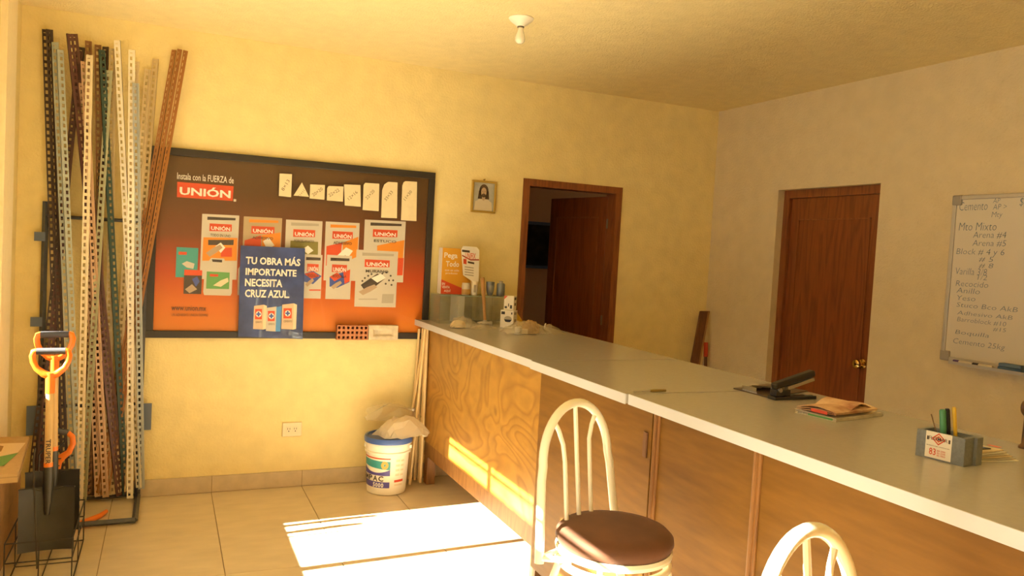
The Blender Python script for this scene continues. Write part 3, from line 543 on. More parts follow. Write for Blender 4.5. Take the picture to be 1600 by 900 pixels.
# ================================================================== SHOVELS, BASKET, CARTONS in the left corner
ORG = mat('orange_plastic', (.80, .20, .015), .35); GRIP = mat('dark_rubber_grip', (.06, .06, .065), .6); ASH = mat('ash_handle', (.62, .42, .17), .4, var=.1, stretch=(1, 1, .1), vscale=60); BLADE = mat('black_steel_blade', (.055, .055, .05), .4, metal=.3, var=.3, vscale=8)
def shovel(lab, top, bot, yt, yb, length_to_blade, flip=1, roll=0., lettered=False, blade=True, wgrip=.15):
    T = hit(*top, 1, yt); B = hit(*bot, 1, yb); z = (T-B).normalized(); x = V((1, 0, 0)); x = (x-z*x.dot(z)).normalized(); n = z.cross(x)  # n points to the back wall
    x, n = x*math.cos(roll)+n*math.sin(roll), n*math.cos(roll)-x*math.sin(roll)
    t = thing('shovel', lab, 'shovel', tuple(B), group='shovels in the corner')
    P = lambda a, b, c=0: T+x*a+z*b+n*c
    h = wgrip/2
    mk('grip_bar', gtube([P(-h+.016, -.014), P(h-.016, -.014)], .0155, 12), GRIP, t, smooth=True)
    arch = [P(-h+.018, -.012), P(-h+.006, -.016), P(-h, -.035), P(-h+.004, -.062), P(-h+.018, -.092), P(-.028, -.118), P(0, -.132), P(.028, -.118), P(h-.018, -.092), P(h-.004, -.062), P(h, -.035), P(h-.006, -.016), P(h-.018, -.012)]
    mk('handle_yoke', [gtube(arch, [.014, .015, .014, .0135, .014, .017, .02, .017, .014, .0135, .014, .015, .014], 10), gtube([P(0, -.115), P(0, -.21)], [.021, .0195], 12)], ORG, t, smooth=True)
    L0 = length_to_blade
    mk('shaft', gtube([P(0, -.20), P(0, -L0+.06)], .0175, 12), ASH, t, smooth=True)
    mk('ferrule', gtube([P(0, -L0+.07), P(0, -L0+.045)], .0195, 12), ORG, t, smooth=True)
    if lettered: text('TRUPER', P(-.010, -.42, -.0182), -z, x, .115, .020, DARKP, t, .02)
    if blade:
        mk('socket', gtube([P(0, -L0+.05), P(0, -L0-.06), P(0, -L0-.17)], [.020, .021, .010], 12), BLADE, t, smooth=True)
        vs, fs = [], []; NX, NZ = 10, 10; bw, bh = .225, .29
        for j in range(NZ+1):
            for i in range(NX+1):
                a = (i/NX-.5)*bw*(1-.0*j/NZ); q = j/NZ
                dip = .035*(1-(2*i/NX-1)**2)*(1-.3*q)   # dished
                vs.append(P(a, -L0-.045-q*bh, dip-.02))
        m_ = len(vs)
        vs += [v+n*.003 for v in vs[:m_]]
        for j in range(NZ):
            for i in range(NX):
                a = j*(NX+1)+i; fs.append((a, a+1, a+NX+2, a+NX+1)); fs.append((m_+a, m_+a+NX+1, m_+a+NX+2, m_+a+1))
        vs = [tuple(v) for v in vs]; mk('blade', (vs, fs), BLADE, t, smooth=True)
        mk('step_edge', gtube([P(-bw/2, -L0-.045, -.02), P(-.07, -L0-.047, .006), P(-.03, -L0-.06, .010)], .004, 6), BLADE, t); mk('step_edge', gtube([P(bw/2, -L0-.045, -.02), P(.07, -L0-.047, .006), P(.03, -L0-.06, .010)], .004, 6), BLADE, t)
    return t
shovel('front shovel with orange D-grip and lettered wooden shaft', (80, 544), (72, 868), -.84, -.92, .60, lettered=True)
shovel('shovel behind the lettered one, its orange D-grip higher', (86, 518), (82, 846), -.74, -.79, .62)
# short tool handle with its grip turned sideways
t = thing('spade_handle', 'third orange grip turned sideways below the other two', 'shovel', (.35, -.585, .0), group='shovels in the corner')
G = [hit(u, v, 1, -.585) for u, v in ((87, 673), (106, 676), (113, 682), (114, 693), (108, 706), (97, 714), (90, 722), (87, 737))]
mk('grip_bar', gtube([G[0], G[1]], .016, 12), GRIP, t, smooth=True)
mk('handle_yoke', gtube(G[1:], [.013, .014, .014, .015, .019, .021, .020], 10), ORG, t, smooth=True)
e = G[-1]; f_ = hit(84, 800, 1, -.585); f_ = e+(f_-e)*((e.z-.035)/(e.z-f_.z)); mk('shaft', gtube([e, f_], .017, 12), ASH, t, smooth=True)
mk('socket', gtube([f_+(e-f_)*.45, f_], .021, 12), BLADE, t, smooth=True)
# orange tool grip lying low behind the basket
G = [hit(u, v, 2, .016) for u, v in ((114, 824), (126, 818), (142, 812), (156, 806), (166, 799))]; sh = 0
t = mk('pick_handle', gtube([g_+V((0, 0, sh)) for g_ in G], [.014, .0158, .0158, .014, .011], 10), ORG, None, smooth=True, label='low curved orange handle end beside the blades on the floor', cat='tool handle')
# wire basket
WIRE = mat('dark_wire', (.05, .045, .04), .45, metal=.5)
bk = thing('wire_basket', 'dark wire basket stand around the shovel blades', 'basket', (.29, -.9, 0))
x0, x1, ya, yb, zb, zt = .168, .42, -1.2, -.66, .006, .212
for zz in (zt, zt-.085, zb):
    mk('wire_hoop', gtube([(x0, ya, zz), (x1, ya, zz), (x1, yb, zz), (x0, yb, zz)], .0035, 6, closed=True), WIRE, bk)
for i in range(3):
    xx = x0+(x1-x0)*i/2; mk('wire_upright', gtube([(xx, ya, zt), (xx, ya, zb), (xx, yb, zb), (xx, yb, zt)], .003, 6), WIRE, bk)
for i in (1,):
    yy = ya+(yb-ya)*i/2; mk('wire_upright', gtube([(x0, yy, zt), (x0, yy, zb), (x1, yy, zb), (x1, yy, zt)], .003, 6), WIRE, bk)
LD0 = hit(58, 690, 1, -.64); 
for dx in (0, .06): mk('back_support', gtube([(x0+.04+dx, yb, zb), (x0+.05+dx, yb+.01, .45), (x0+.10+dx, yb+.02, LD0.z)], .0045, 6), WIRE, bk)
for k in range(5):
    zz = LD0.z-.02-k*.035; mk('ladder_wire', gtube([(x0+.095-k*.006, yb+.02, zz), (x0+.155-k*.006, yb+.02, zz)], .003, 6), WIRE, bk)
mk('front_rod', gtube([hit(55, 700, 1, -1.0), hit(52, 720, 1, -1.02), hit(58, 889, 1, -1.2)], .004, 6), WIRE, bk)
# cartons
CARD = mat('tan_cardboard', (.50, .35, .17), .8, var=.06); CARD2 = mat('brown_cardboard', (.34, .20, .085), .85, var=.12)
t = thing('carton', 'tan carton with green printed panel at the left edge', 'box', (.1, -.8, .47))
zc = .465; q = [V((.155, -.50, .505)), V((.206, -1.17, .505)), V((.012, -1.19, .505)), V((.012, -.48, .505))]
mk('box_body', gprism([(p.x, p.y, zc) for p in q], (0, 0, .505-zc)), CARD, t, bevel=.004)
def onlid(pts, z): return ([tuple(q[2].lerp(q[1], u_).lerp(q[3].lerp(q[0], u_), v_)+V((0, 0, z))) for u_, v_ in pts], [tuple(range(len(pts)))])
mk('lid_edge', gprism([(p.x*1.02, p.y, .489) for p in q], (0, 0, .004)), mat('box_lid_line', (.36, .25, .12), .8), t)
mk('printed_panel', onlid([(.0, .2), (.66, .2), (.86, .52), (.0, .36)], .0012), GREENP, t)
mk('printed_patch', onlid([(.3, .40), (.84, .53), (.95, .80), (.2, .80)], .0010), CREAMP, t)
mk('printed_bird', onlid([(.05, .42), (.2, .45), (.42, .58), (.40, .72), (.25, .74), (.2, .6)], .0016), CARC, t)
t = thing('carton', 'big plain brown carton under the printed carton', 'box', (.06, -.8, 0))
mk('box_body', gbox((.004, -1.16, 0), (.118, -.46, zc-.001)), CARD2, t, bevel=.006); mk('flap_seam', gbox((.118, -1.15, .23), (.1188, -.47, .234)), CARC, t)
# ================================================================== BUCKET, BAG, STICKS
BW = mat('white_bucket_plastic', (.84, .78, .64), .3); LID = mat('blue_lid_plastic', (.06, .12, .36), .3); VIO = mat('label_violet', (.09, .07, .30), .4)
bc = V((2.085, -.215, 0))
t = thing('paint_bucket', 'white plastic bucket with blue lid and printed label on the floor', 'bucket', tuple(bc))
RB, RT, HB = .122, .142, .345
mk('bucket_body', glathe([(.105, 0), (RB, .004), (RB+.002, .02), (RT-.006, HB-.09), (RT+.004, HB-.085), (RT+.004, HB-.075), (RT-.003, HB-.07), (RT-.001, HB-.04), (RT+.004, HB-.036), (RT+.004, HB-.026), (RT, HB-.02), (RT, HB)], tuple(bc), 48), BW, t, smooth=True)
mk('lid', glathe([(RT+.001, HB-.022), (RT+.010, HB-.020), (RT+.012, HB+.004), (RT+.006, HB+.014), (RT-.006, HB+.014), (RT-.014, HB+.006), (.02, HB+.005)], tuple(bc), 48), LID, t, smooth=True)
def rad(z): return RB+.002+(RT-.006-RB-.002)*(z-.02)/(HB-.11)
def curved(a0, a1, z0, z1, ma, lift, name='label_patch', top=None, bottom=None):
    n = 14; vs, fs = [], []
    for i in range(n+1):
        q = i/n; w = math.radians(a0+(a1-a0)*q); zz0 = z0 if bottom is None else bottom(q); zz1 = z1 if top is None else top(q)
        for zz in (zz0, zz1): r = rad(zz)+lift; vs.append((bc.x+r*math.cos(w), bc.y+r*math.sin(w), zz))
    for i in range(n): fs.append((2*i, 2*i+2, 2*i+3, 2*i+1))
    return mk(name, (vs, fs), ma, lb if 'lb' in globals() and name != 'label' else t)
lb = None
def ctext(s, a0, a1, z0, z1, ma, bold=.03):
    n = len(s)
    for i, ch in enumerate(s):
        if ch == ' ': continue
        w = math.radians(a0+(a1-a0)*(i+.5)/n); r = rad((z0+z1)/2)+.0032; U = V((-math.sin(w), math.cos(w), 0)); wd = abs(math.radians(a1-a0))*r/n*.86
        O = bc+V((r*math.cos(w), r*math.sin(w), 0))+V((0, 0, z0))-U*wd/2; text(ch, O, U, V((0, 0, 1)), wd, z1-z0, ma, lb, bold)
lb = curved(160, 263, .045, .235, BW, .0008, 'label'); 
curved(160, 263, .232, .240, REDP, .0015); curved(160, 263, .13, .228, TEALP, .0014, top=lambda q: .228-.01*q, bottom=lambda q: .185-.02*q)
curved(160, 263, .12, .18, VIO, .0016, top=lambda q: .19-.045*math.sin(q*2.6), bottom=lambda q: .128)
curved(160, 263, .05, .088, VIO, .0016)
n = 16; w0 = math.radians(248); sunv = []
for k in range(n):
    a = math.radians(248)+.17*math.cos(2*math.pi*k/n); zz = .195+.026*math.sin(2*math.pi*k/n); r = rad(zz)+.0026; sunv.append((bc.x+r*math.cos(a), bc.y+r*math.sin(a), zz))
mk('printed_sun', (sunv, [tuple(range(n))]), mat('label_amber', (.75, .40, .06), .4), lb)
ctext('COMPAC', 148, 247, .092, .126, DARKP); ctext('5000', 214, 247, .054, .082, WHITEP)
curved(276, 305, .085, .100, REDP, .0015); 
for r_ in range(4): curved(278, 290, .125+r_*.03, .140+r_*.03, CREAMP, .0015); curved(293, 304, .125+r_*.03, .137+r_*.03, CREAMP, .0015)
curved(277, 303, .062, .074, CREAMP, .0015)
hd = [(bc.x+(RT+.008)*math.cos(w), bc.y+(RT+.008)*math.sin(w), HB-.05-.10*math.sin((w-math.radians(160))/math.radians(180)*math.pi)) for w in [math.radians(160+k*9) for k in range(0, 21)]]
for wd in (165, 335): w = math.radians(wd); mk('handle_ear', gobox(bc+V(((RT)*math.cos(w)-.008, RT*math.sin(w)-.008, HB-.065)), (.016, 0, 0), (0, .016, 0), (0, 0, .022)), BW, t, bevel=.003)
def crumple(name, c, size, seed, ma, parent=None, fold=.35, sub=4, flat=0., freq=2.2, **k):
    bm = bmesh.new(); bmesh.ops.create_icosphere(bm, subdivisions=sub, radius=1)
    for v in bm.verts:
        p = v.co.copy(); q = p*freq+V((seed*3.1, seed*1.7, seed))
        rdg = 1-abs(noise.noise(q))*2; s = 1+fold*rdg*.6+fold*.5*noise.noise(q*2.3)
        p = p*s; p += V(noise.noise_vector(q*1.7))*fold*.35
        if p.z < flat: p.z = flat+(p.z-flat)*.08
        v.co = V((c[0]+p.x*size[0], c[1]+p.y*size[1], c[2]+(p.z-flat+.09)*size[2]))
    me = bpy.data.meshes.new(name); bm.to_mesh(me); bm.free(); me.materials.append(ma)
    return put(name, me, parent, **k)
def film(name, c, w, d, h, seed, ma, parent, tilt=0., n=26, jit=0.):
    vs, fs = [], []; rt = Matrix.Rotation(tilt, 3, 'X')
    for j in range(n+1):
        for i in range(n+1):
            a = i/n*2-1; b = j/n*2-1; q = V((a*1.5+seed*5.3, b*1.5-seed*2.1, seed))
            r = min(1, (a*a+b*b)**.5); dome = max(0, 1-r*r)
            rg = 1-abs(noise.noise(q*1.3))*2.2; rg2 = 1-abs(noise.noise(q*2.9))*2
            z = h*(dome*.75+.30*rg*(.35+dome)+.10*rg2)
            k = 1-.25*max(0, abs(a)+abs(b)-1.1)+.15*noise.noise(q*1.1)
            p = rt @ V((a*w*k+.01*rg2+random.uniform(-jit, jit), b*d*k+.01*rg+random.uniform(-jit, jit), random.uniform(-jit, jit))); vs.append((c[0]+p.x, c[1]+p.y, c[2]+max(.001, p.z+max(.001, z))))
    for j in range(n):
        for i in range(n): e = j*(n+1)+i; fs.append((e, e+1, e+n+2, e+n+1))
    return mk(name, (vs, fs), ma, parent)
POLY = seethru('milky_polythene', (.96, .92, .82), .62, .08, .25, (.90, .82, .65)); POLYC = seethru('clear_polythene', (.97, .96, .93), .27, .14, .14, (.88, .85, .78)); PAPER = mat('cream_paper_bag', (.70, .56, .34), .8)
t = thing('plastic_bag', 'crumpled cream plastic bag lying on the blue bucket lid', 'bag', (bc.x+.03, bc.y, HB+.016))
film('bag_film', (bc.x+.07, bc.y-.075, HB+.018), .18, .10, .12, 3, POLY, t, n=7, jit=.010)
film('bag_film', (bc.x+.03, bc.y+.06, HB+.10), .18, .10, .05, 8, POLYC, t, tilt=.9, n=6, jit=.012)
film('bag_film', (bc.x+.07, bc.y-.05, HB+.05), .14, .08, .08, 5, POLY, t, tilt=.3, n=6, jit=.012)
crumple('bag_contents', (bc.x+.06, bc.y-.02, HB+.017), (.09, .06, .045), 5, PAPER, t, fold=.3, flat=-.2, freq=1.1)
PINE = mat('pale_pine_stick', (.72, .52, .25), .55, var=.10, stretch=(1, 1, .08), vscale=70)
sticks = [((655, 514), (640, 757), .009, 'leftmost pale wooden stick leaning beside the counter end'), ((661, 513), (650, 757), .010, 'second pale wooden stick from the left by the counter end'), ((667, 512), (641, 690), .010, 'slanting pale wooden stick crossing its neighbours by the counter end'), ((669, 511), (657, 758), .010, 'pale wooden stick in the middle of the bundle by the counter'), ((674, 513), (661, 760), .011, 'thick rightmost pale wooden stick touching the counter front'), ((664, 515), (644, 752), .009, 'pale wooden stick half hidden behind the others by the counter')]
for i, (tp, bt, r_, lb_) in enumerate(sticks):
    T = hit(*tp, 1, -.03-.022*i); T.z = min(T.z, 1.035); B = hit(*bt, 1, -.10-.024*i)
    B = T+(B-T)*((T.z-.012)/(T.z-B.z)); B.y = -.06-.024*i; T.x = min(T.x, 2.338); B.x = min(B.x, 2.330)
    t = mk('wooden_stick', gtube([B, (B+T)/2+V((.002, 0, 0)), T], r_, 10), PINE, None, smooth=True, label=lb_, cat='stick', group='wooden sticks by the counter end')
# ================================================================== ON THE COUNTER
GLS = seethru('green_glass', (.93, .945, .935), .11, .09, .03, (.56, .62, .60)); GEDGE = mat('glass_edge', (.30, .40, .33), .15)
A = hit(677, 503, 2, CZ); GX0, GX1, GY0, GY1 = 2.365, 2.815, -.27, -.06
GZ = hit(690, 461, 1, GY0).z
t = thing('glass_case', 'low greenish glass case at the far end of the counter', 'glass case', ((GX0+GX1)/2, (GY0+GY1)/2, CZ))
g_ = .005
mk('glass_pane', gbox((GX0, GY0, CZ+.001), (GX1, GY0+g_, GZ-g_)), GLS, t); mk('glass_pane', gbox((GX0, GY1-g_, CZ+.001), (GX1, GY1, GZ-g_)), GLS, t)
mk('glass_pane', gbox((GX0, GY0+g_, CZ+.001), (GX0+g_, GY1-g_, GZ-g_)), GLS, t); mk('glass_pane', gbox((GX1-g_, GY0+g_, CZ+.001), (GX1, GY1-g_, GZ-g_)), GLS, t)
mk('glass_divider', gbox((GX0+.22, GY0+g_, CZ+.001), (GX0+.225, GY1-g_, GZ-g_)), GLS, t); mk('glass_top', gbox((GX0, GY0, GZ-g_), (GX1, GY1, GZ)), GLS, t)
mk('edge_strip', [gbox((GX0, GY0-.0006, GZ-.005), (GX1, GY0, GZ)), gbox((GX1, GY0, GZ-.005), (GX1+.0006, GY1, GZ))], GEDGE, t)
mk('white_divider', gbox((GX0+.135, GY0+.02, CZ+.002), (GX0+.175, GY1-.03, GZ-.006)), WHITEP, t)
# advertising display box on the glass case
AMB = mat('amber_card', (.70, .34, .025), .45); 
DZ0 = GZ+.001; a = hit(692, 387, 1, -.15); b = hit(736, 462, 1, -.15)
t = thing('display_box', 'orange glue display box with white lettering on the glass case', 'display box', (a.x, -.12, DZ0))
bx = (a.x, -.15, DZ0); bX = (a.x+.205, -.075, a.z)
mk('card_body', gbox(bx, bX), WHITEP, t); fr = mk('front_print', gbox((bx[0], -.1512, DZ0), (bX[0], -.1502, bX[2])), AMB, t)
mk('red_wedge', ([(bx[0], -.1515, DZ0), (bX[0], -.1515, DZ0), (bX[0], -.1515, DZ0+.02), (bx[0], -.1515, DZ0+.095)], [(0, 1, 2, 3)]), REDP, fr)
def dtx(s, fx, fz, w, h, ma=WHITEP, bo=.02): text(s, (bx[0]+fx, -.1520, DZ0+fz), (1, 0, 0), (0, 0, 1), w, h, ma, fr, bo)
hh = bX[2]-DZ0
dtx('Pega', .012, hh-.075, .092, .045); dtx('Todo', .026, hh-.122, .092, .036); dtx('con un sólo', .022, hh-.152, .098, .014, WHITEP, .005); dtx('producto', .028, hh-.174, .082, .015, WHITEP, .005)
dtx('EN', .006, .058, .020, .016); dtx('VENTA', .006, .036, .055, .017); dtx('AQUÍ', .022, .010, .045, .022)
# white product card standing up
t = thing('product_card', 'white rounded adhesive card standing against the display box', 'card', (2.56, -.17, DZ0))
pc = [hit(u, v, 1, -.175) for u, v in ((721, 390), (724, 384.5), (745, 386), (749, 391), (748, 440), (740, 441), (724, 430))]
mk('card_sheet', gprism([(p.x, -.168, p.z) for p in pc], (0, -.006, 0)), WHITEP, t)
LC = Lay(-.1742)
LC.poly([(722, 390), (734, 391.5), (734, 395), (722, 393.5)], DARKP, t); LC.txt('UNIFIX', 727, 395, 743, 405, REDP, t, .01, .001); LC.poly([(722, 398), (735, 405), (748.5, 405), (748.5, 407), (735, 407), (722, 400)], MAROON, t)
LC.poly([(724, 404), (729, 405), (729, 413), (724, 412)], REDP, t); LC.poly([(731, 408), (741, 410), (741, 413), (731, 411)], DARKP, t)
for k in range(4): LC.poly([(726, 416+k*4), (740, 418+k*4), (740, 419.6+k*4), (726, 417.6+k*4)], GREYP, t)
def can(name, lab, cat, px, py, y, r, h, ma, band, lidma, lab2=None):
    p = hit(px, py, 1, y); t = thing(name, lab, cat, (p.x, y, GZ+.0005)); c = (p.x, y, GZ+.0005)
    mk('can_body', glathe([(r*.9, 0), (r, .003), (r, h*.86), (r*.92, h*.9)], c, 24), ma, t, smooth=True)
    mk('can_label', glathe([(r+.0006, h*.06), (r+.0008, h*.5)], c, 24), band, t, smooth=True)
    mk('lid', glathe([(r*.9, h*.88), (r*.96, h*.9), (r*.96, h), (r*.85, h+.002)], c, 24), lidma, t, smooth=True)
    return t, c
can('tin_can', 'small pale tin with ochre label on the glass case', 'can', 728, 450, -.20, .027, .078, LGREY, mat('ochre_label', (.45, .27, .08), .5), LGREY)
t, c = can('white_bottle', 'small white cylindrical bottle beside the tin on the glass case', 'bottle', 741, 450, -.20, .021, .092, BW, WHITEP, BW)
mk('printed_lines', [gbox((c[0]-.012, c[1]-.0235, c[2]+.02), (c[0]+.004, c[1]-.0222, c[2]+.07))], GREYP, t)
SLATE = mat('slate_grey_metal', (.22, .24, .26), .35, metal=.5)
p = hit(765, 466, 1, -.19); t = thing('metal_cup', 'dull grey metal cup left of the grey can on the glass case', 'cup', (p.x, -.20, GZ))
mk('cup_body', glathe([(.016, 0), (.025, .03), (.028, .06), (.029, .092), (.0265, .092), (.023, .05), (.010, .012)], (p.x, -.19, GZ+.001), 24), SLATE, t, smooth=True); mk('leaf_emboss', gxf(glathe([(.001, -.004), (.016, -.001), (.02, 0)], (0, 0, 0), 20, 'y'), Matrix.Translation((p.x, -.2165, GZ+.05)) @ Matrix.Diagonal((.8, 1, 1.5, 1))), mat('pale_slate', (.34, .36, .38), .3, metal=.5), t, smooth=True)
p = hit(781.5, 466, 1, -.20); t = thing('grey_canister', 'bluish grey metal canister with a capped neck, right end of the glass case', 'can', (p.x, -.20, GZ)); c = (p.x, -.20, GZ+.001)
mk('canister_body', glathe([(.026, 0), (.028, .004), (.028, .078), (.022, .086)], c, 24), SLATE, t, smooth=True); mk('cap', glathe([(.014, .084), (.014, .098), (.010, .101)], c, 20), GREYM, t, smooth=True)
# hammer leaning on the case
t = thing('hammer', 'claw hammer with wooden handle leaning on the glass case', 'hammer', (2.60, -.33, CZ))
hb = hit(758, 503, 1, -.36); hb.z = CZ+.018; ht = hit(754, 434, 1, -.285)
mk('handle', gtube([hb, hb+(ht-hb)*.35, hb+(ht-hb)*.7, ht], [.009, .010, .013, .013], 12), mat('worn_handle_wood', (.45, .24, .08), .45, var=.15, stretch=(1, 1, .1), vscale=60), t, smooth=True)
mk('hammer_head', [gtube([hb+V((-.05, .012, .0)), hb+V((-.03, .008, 0)), hb+V((0, 0, 0)), hb+V((.03, -.004, 0))], [.004, .010, .013, .011], 10), gtube([hb+V((.03, -.004, 0)), hb+V((.045, -.006, 0))], .0145, 12)], STEEL, t, smooth=True)
mk('wedge_collar', gtube([hb-(ht-hb)*.03, hb+(ht-hb)*.06], .0125, 10), GREYP, t, smooth=True)
# two small lamp cartons
BLKP = mat('print_black', (.02, .018, .016), .5)
def lampbox(lab, px, py, z0, w, d, h, rz):
    p = hit(px, py, 2, CZ); t = thing('lamp_carton', lab, 'box', (p.x, p.y, z0), rz, 'small lamp cartons on the counter')
    mk('carton_body', gbox((-w/2, 0, 0), (w/2, d, h)), WHITEP, t, bevel=.001, local=True); return t
rz = math.radians(-43); z0 = CZ+.001
t = lampbox('white lamp carton with a round lamp printed on it, below the other', 791, 512.5, z0, .088, .075, .112, rz); w, d, h = .088, .075, .112; y = -.0006
mk('printed_lamp', [ell(.008, h*.50, .026, .020, y, 20)], GREYP, t, local=True)
mk('printed_shadow', ([(-.017, y-.0002, h*.48), (-.008, y-.0002, h*.34), (.024, y-.0002, h*.34), (.033, y-.0002, h*.48)], [(0, 1, 2, 3)]), BLKP, t, local=True)
mk('printed_badge', [gbox((-w/2+.006, y, h*.76), (-w/2+.030, y+.0005, h*.92)), gbox((w/2-.016, y, h*.78), (w/2-.008, y+.0005, h*.9))], BLKP, t, local=True)
mk('printed_side', [gbox((w/2, .012, h*.76), (w/2+.0006, .055, h*.9)), gbox((w/2, .02, h*.2), (w/2+.0006, .055, h*.5))], GREYP, t, local=True)
t = lampbox('smaller white lamp carton stacked on top of another', 793, 511.5, z0+h+.001, .066, .055, .088, rz); w, h = .066, .088
mk('printed_badge', [gbox((-w/2+.006, y, .008), (-w/2+.022, y+.0005, .022)), gbox((w/2-.024, y, .008), (w/2-.010, y+.0005, .030)), gbox((-.004, y, .02), (.002, y+.0005, .04))], BLKP, t, local=True)
mk('printed_corner', ([(-w/2, y, h), (-w/2+.024, y, h), (-w/2, y, h-.024)], [(0, 1, 2)]), REDP, t, local=True)
mk('printed_side', [gbox((w/2, .01, h*.72), (w/2+.0006, .045, h*.9)), gbox((w/2, .018, h*.3), (w/2+.0006, .04, h*.5))], BLKP, t, local=True)
# yellow set square leaning behind
p = [hit(u, v, 1, -.37) for u, v in ((808, 480), (821, 500), (809, 502))]; zb_ = min(q.z for q in p)
mk('set_square', gprism([(q.x, -.37, q.z-zb_+CZ+.001) for q in p], (0, .004, 0)), mat('yellow_plastic', (.75, .48, .04), .35), None, label='yellow plastic wedge standing behind the lamp cartons', cat='wedge')
# polythene bags on the counter
c = hit(718, 512, 2, CZ); t = thing('plastic_bag', 'clear plastic bag lying in front of the glass case', 'bag', (c.x, c.y, CZ))
film('bag_film', (c.x+.02, c.y, CZ), .10, .06, .07, 2, POLYC, t, n=8, jit=.005); crumple('bag_contents', (c.x-.01, c.y, CZ), (.05, .035, .038), 4, PAPER, t, fold=.15, flat=-.1, freq=1.2); film('bag_tail', (c.x+.13, c.y-.05, CZ), .10, .05, .025, 6, POLYC, t, n=7, jit=.004)
c = hit(830, 522, 2, CZ); t = thing('plastic_bag', 'larger clear plastic bag of parts beside the lamp cartons', 'bag', (c.x, c.y, CZ))
film('bag_film', (c.x-.04, c.y+.02, CZ), .16, .10, .07, 12, POLYC, t, n=8, jit=.006); film('bag_tail', (c.x+.12, c.y+.02, CZ), .12, .07, .05, 14, POLYC, t, n=7, jit=.006); crumple('bag_contents', (c.x, c.y+.02, CZ), (.055, .04, .06), 15, mat('ochre_parts', (.40, .24, .08), .6), t, fold=.3, flat=-.1)
mk('bag_contents', glathe([(.022, 0), (.024, .01), (.02, .04), (.012, .045)], (c.x-.10, c.y-.03, CZ+.002), 18), LGREY, t, smooth=True); mk('bag_contents', glathe([(.020, 0), (.020, .028), (.012, .03)], (c.x-.05, c.y-.01, CZ+.002), 18), CREAMP, t, smooth=True)
mk('bag_tie', gtube([(c.x+.10, c.y+.03, CZ+.03), (c.x+.105, c.y+.03, CZ+.058), (c.x+.11, c.y+.03, CZ+.062)], .003, 6), WHITEP, t)
# thin screwdriver at the board joint
a = hit(990, 611, 2, CZ+.006); b = hit(1040, 610, 2, CZ+.006); d = (b-a)
t = thing('screwdriver', 'thin small screwdriver lying at the joint of the worktop boards', 'screwdriver', tuple(a))
mk('shank', gtube([a+V((0, 0, -.002)), a+d*.55+V((0, 0, 0))], .0022, 6), STEEL, t); mk('handle', gtube([a+d*.52, a+d*.6, a+d], [.004, .0055, .005], 8), mat('olive_handle', (.25, .18, .05), .4), t, smooth=True)
# clipboard with slips
CB = mat('dark_clipboard', (.10, .07, .045), .5)
t = thing('clipboard', 'dark clipboard with loose slips of paper next to the stapler', 'clipboard', (2.87, -2.66, CZ))
q = [hit(u, v, 2, CZ) for u, v in ((1146, 608), (1200, 622), (1262, 612), (1200, 601))]
mk('board', gprism([(p.x, p.y, CZ+.0005) for p in q], (0, 0, .004)), CB, t)
m0 = (q[0]*.72+q[1]*.28); m1 = (q[0]*.30+q[1]*.70)
mk('metal_clip', [gprism([tuple(m0+V((0, .002, .005))), tuple(m1+V((0, .002, .005))), tuple(m1+V((.02, .025, .006))), tuple(m0+V((.02, .025, .006)))], (0, 0, .003)), gprism([tuple(m0+V((.012, .02, .008))), tuple(m1+V((.012, .02, .008))), tuple(m1+V((.004, .01, .024))), tuple(m0+V((.004, .01, .024)))], (.001, .001, .001))], STEEL, t)
SLIP = mat('cream_slip', (.74, .66, .48), .7)
for k, (cx_, cy_, an, l_) in enumerate(((2.845, -2.655, 1.0, .10), (2.87, -2.665, .75, .12), (2.89, -2.70, .5, .11))):
    u_ = V((math.cos(an), math.sin(an), 0)); w_ = V((-u_.y, u_.x, 0)); o = V((cx_, cy_, CZ+.0055+.003*k)); n = 6
    vs = [];
    for i in range(n+1):
        for s in (-.03, .03): vs.append(tuple(o+u_*(l_*(i/n-.3))+w_*s+V((0, 0, .018*(1-i/n)**2))))
    mk('paper_slip', (vs, [(2*i, 2*i+1, 2*i+3, 2*i+2) for i in range(n)]), SLIP, t)
# stapler
BLK = mat('black_enamel', (.018, .016, .014), .35)
a = hit(1211, 626, 2, CZ); b = hit(1276, 624, 2, CZ); u_ = (b-a).normalized(); w_ = V((-u_.y, u_.x, 0)); ln = (b-a).length*1.0
t = thing('stapler', 'black open-jawed stapler on the counter beside the slips', 'stapler', tuple(a))
zz = V((0, 0, CZ+.0005-a.z))
mk('base_plate', gobox(a+zz, u_*ln, w_*.042, (0, 0, .012)), BLK, t, bevel=.003)
mk('post', gobox(a+zz+u_*.006+V((0, 0, .0125))+w_*.004, u_*.07, w_*.034, (0, 0, .025)), BLK, t, bevel=.004)
ar = (u_*math.cos(.26)+V((0, 0, 1))*math.sin(.26)); an_ = (V((0, 0, 1))*math.cos(.26)-u_*math.sin(.26))
mk('arm', gobox(a+zz+u_*.010+V((0, 0, .036))+w_*.006, ar*ln*.96, w_*.030, an_*.024), BLK, t, bevel=.006, seg=3); mk('magazine', gobox(a+zz+u_*.07+V((0, 0, .035))+w_*.011, ar*ln*.64, w_*.020, an_*.012), STEEL, t)
mk('pivot', gtube([a+zz+u_*.024+V((0, 0, .036))-w_*.001, a+zz+u_*.024+V((0, 0, .036))+w_*.044], .008, 12), STEEL, t, smooth=True); mk('anvil', gobox(a+zz+u_*ln*.80+V((0, 0, .0125))+w_*.012, u_*.03, w_*.018, (0, 0, .002)), STEEL, t)
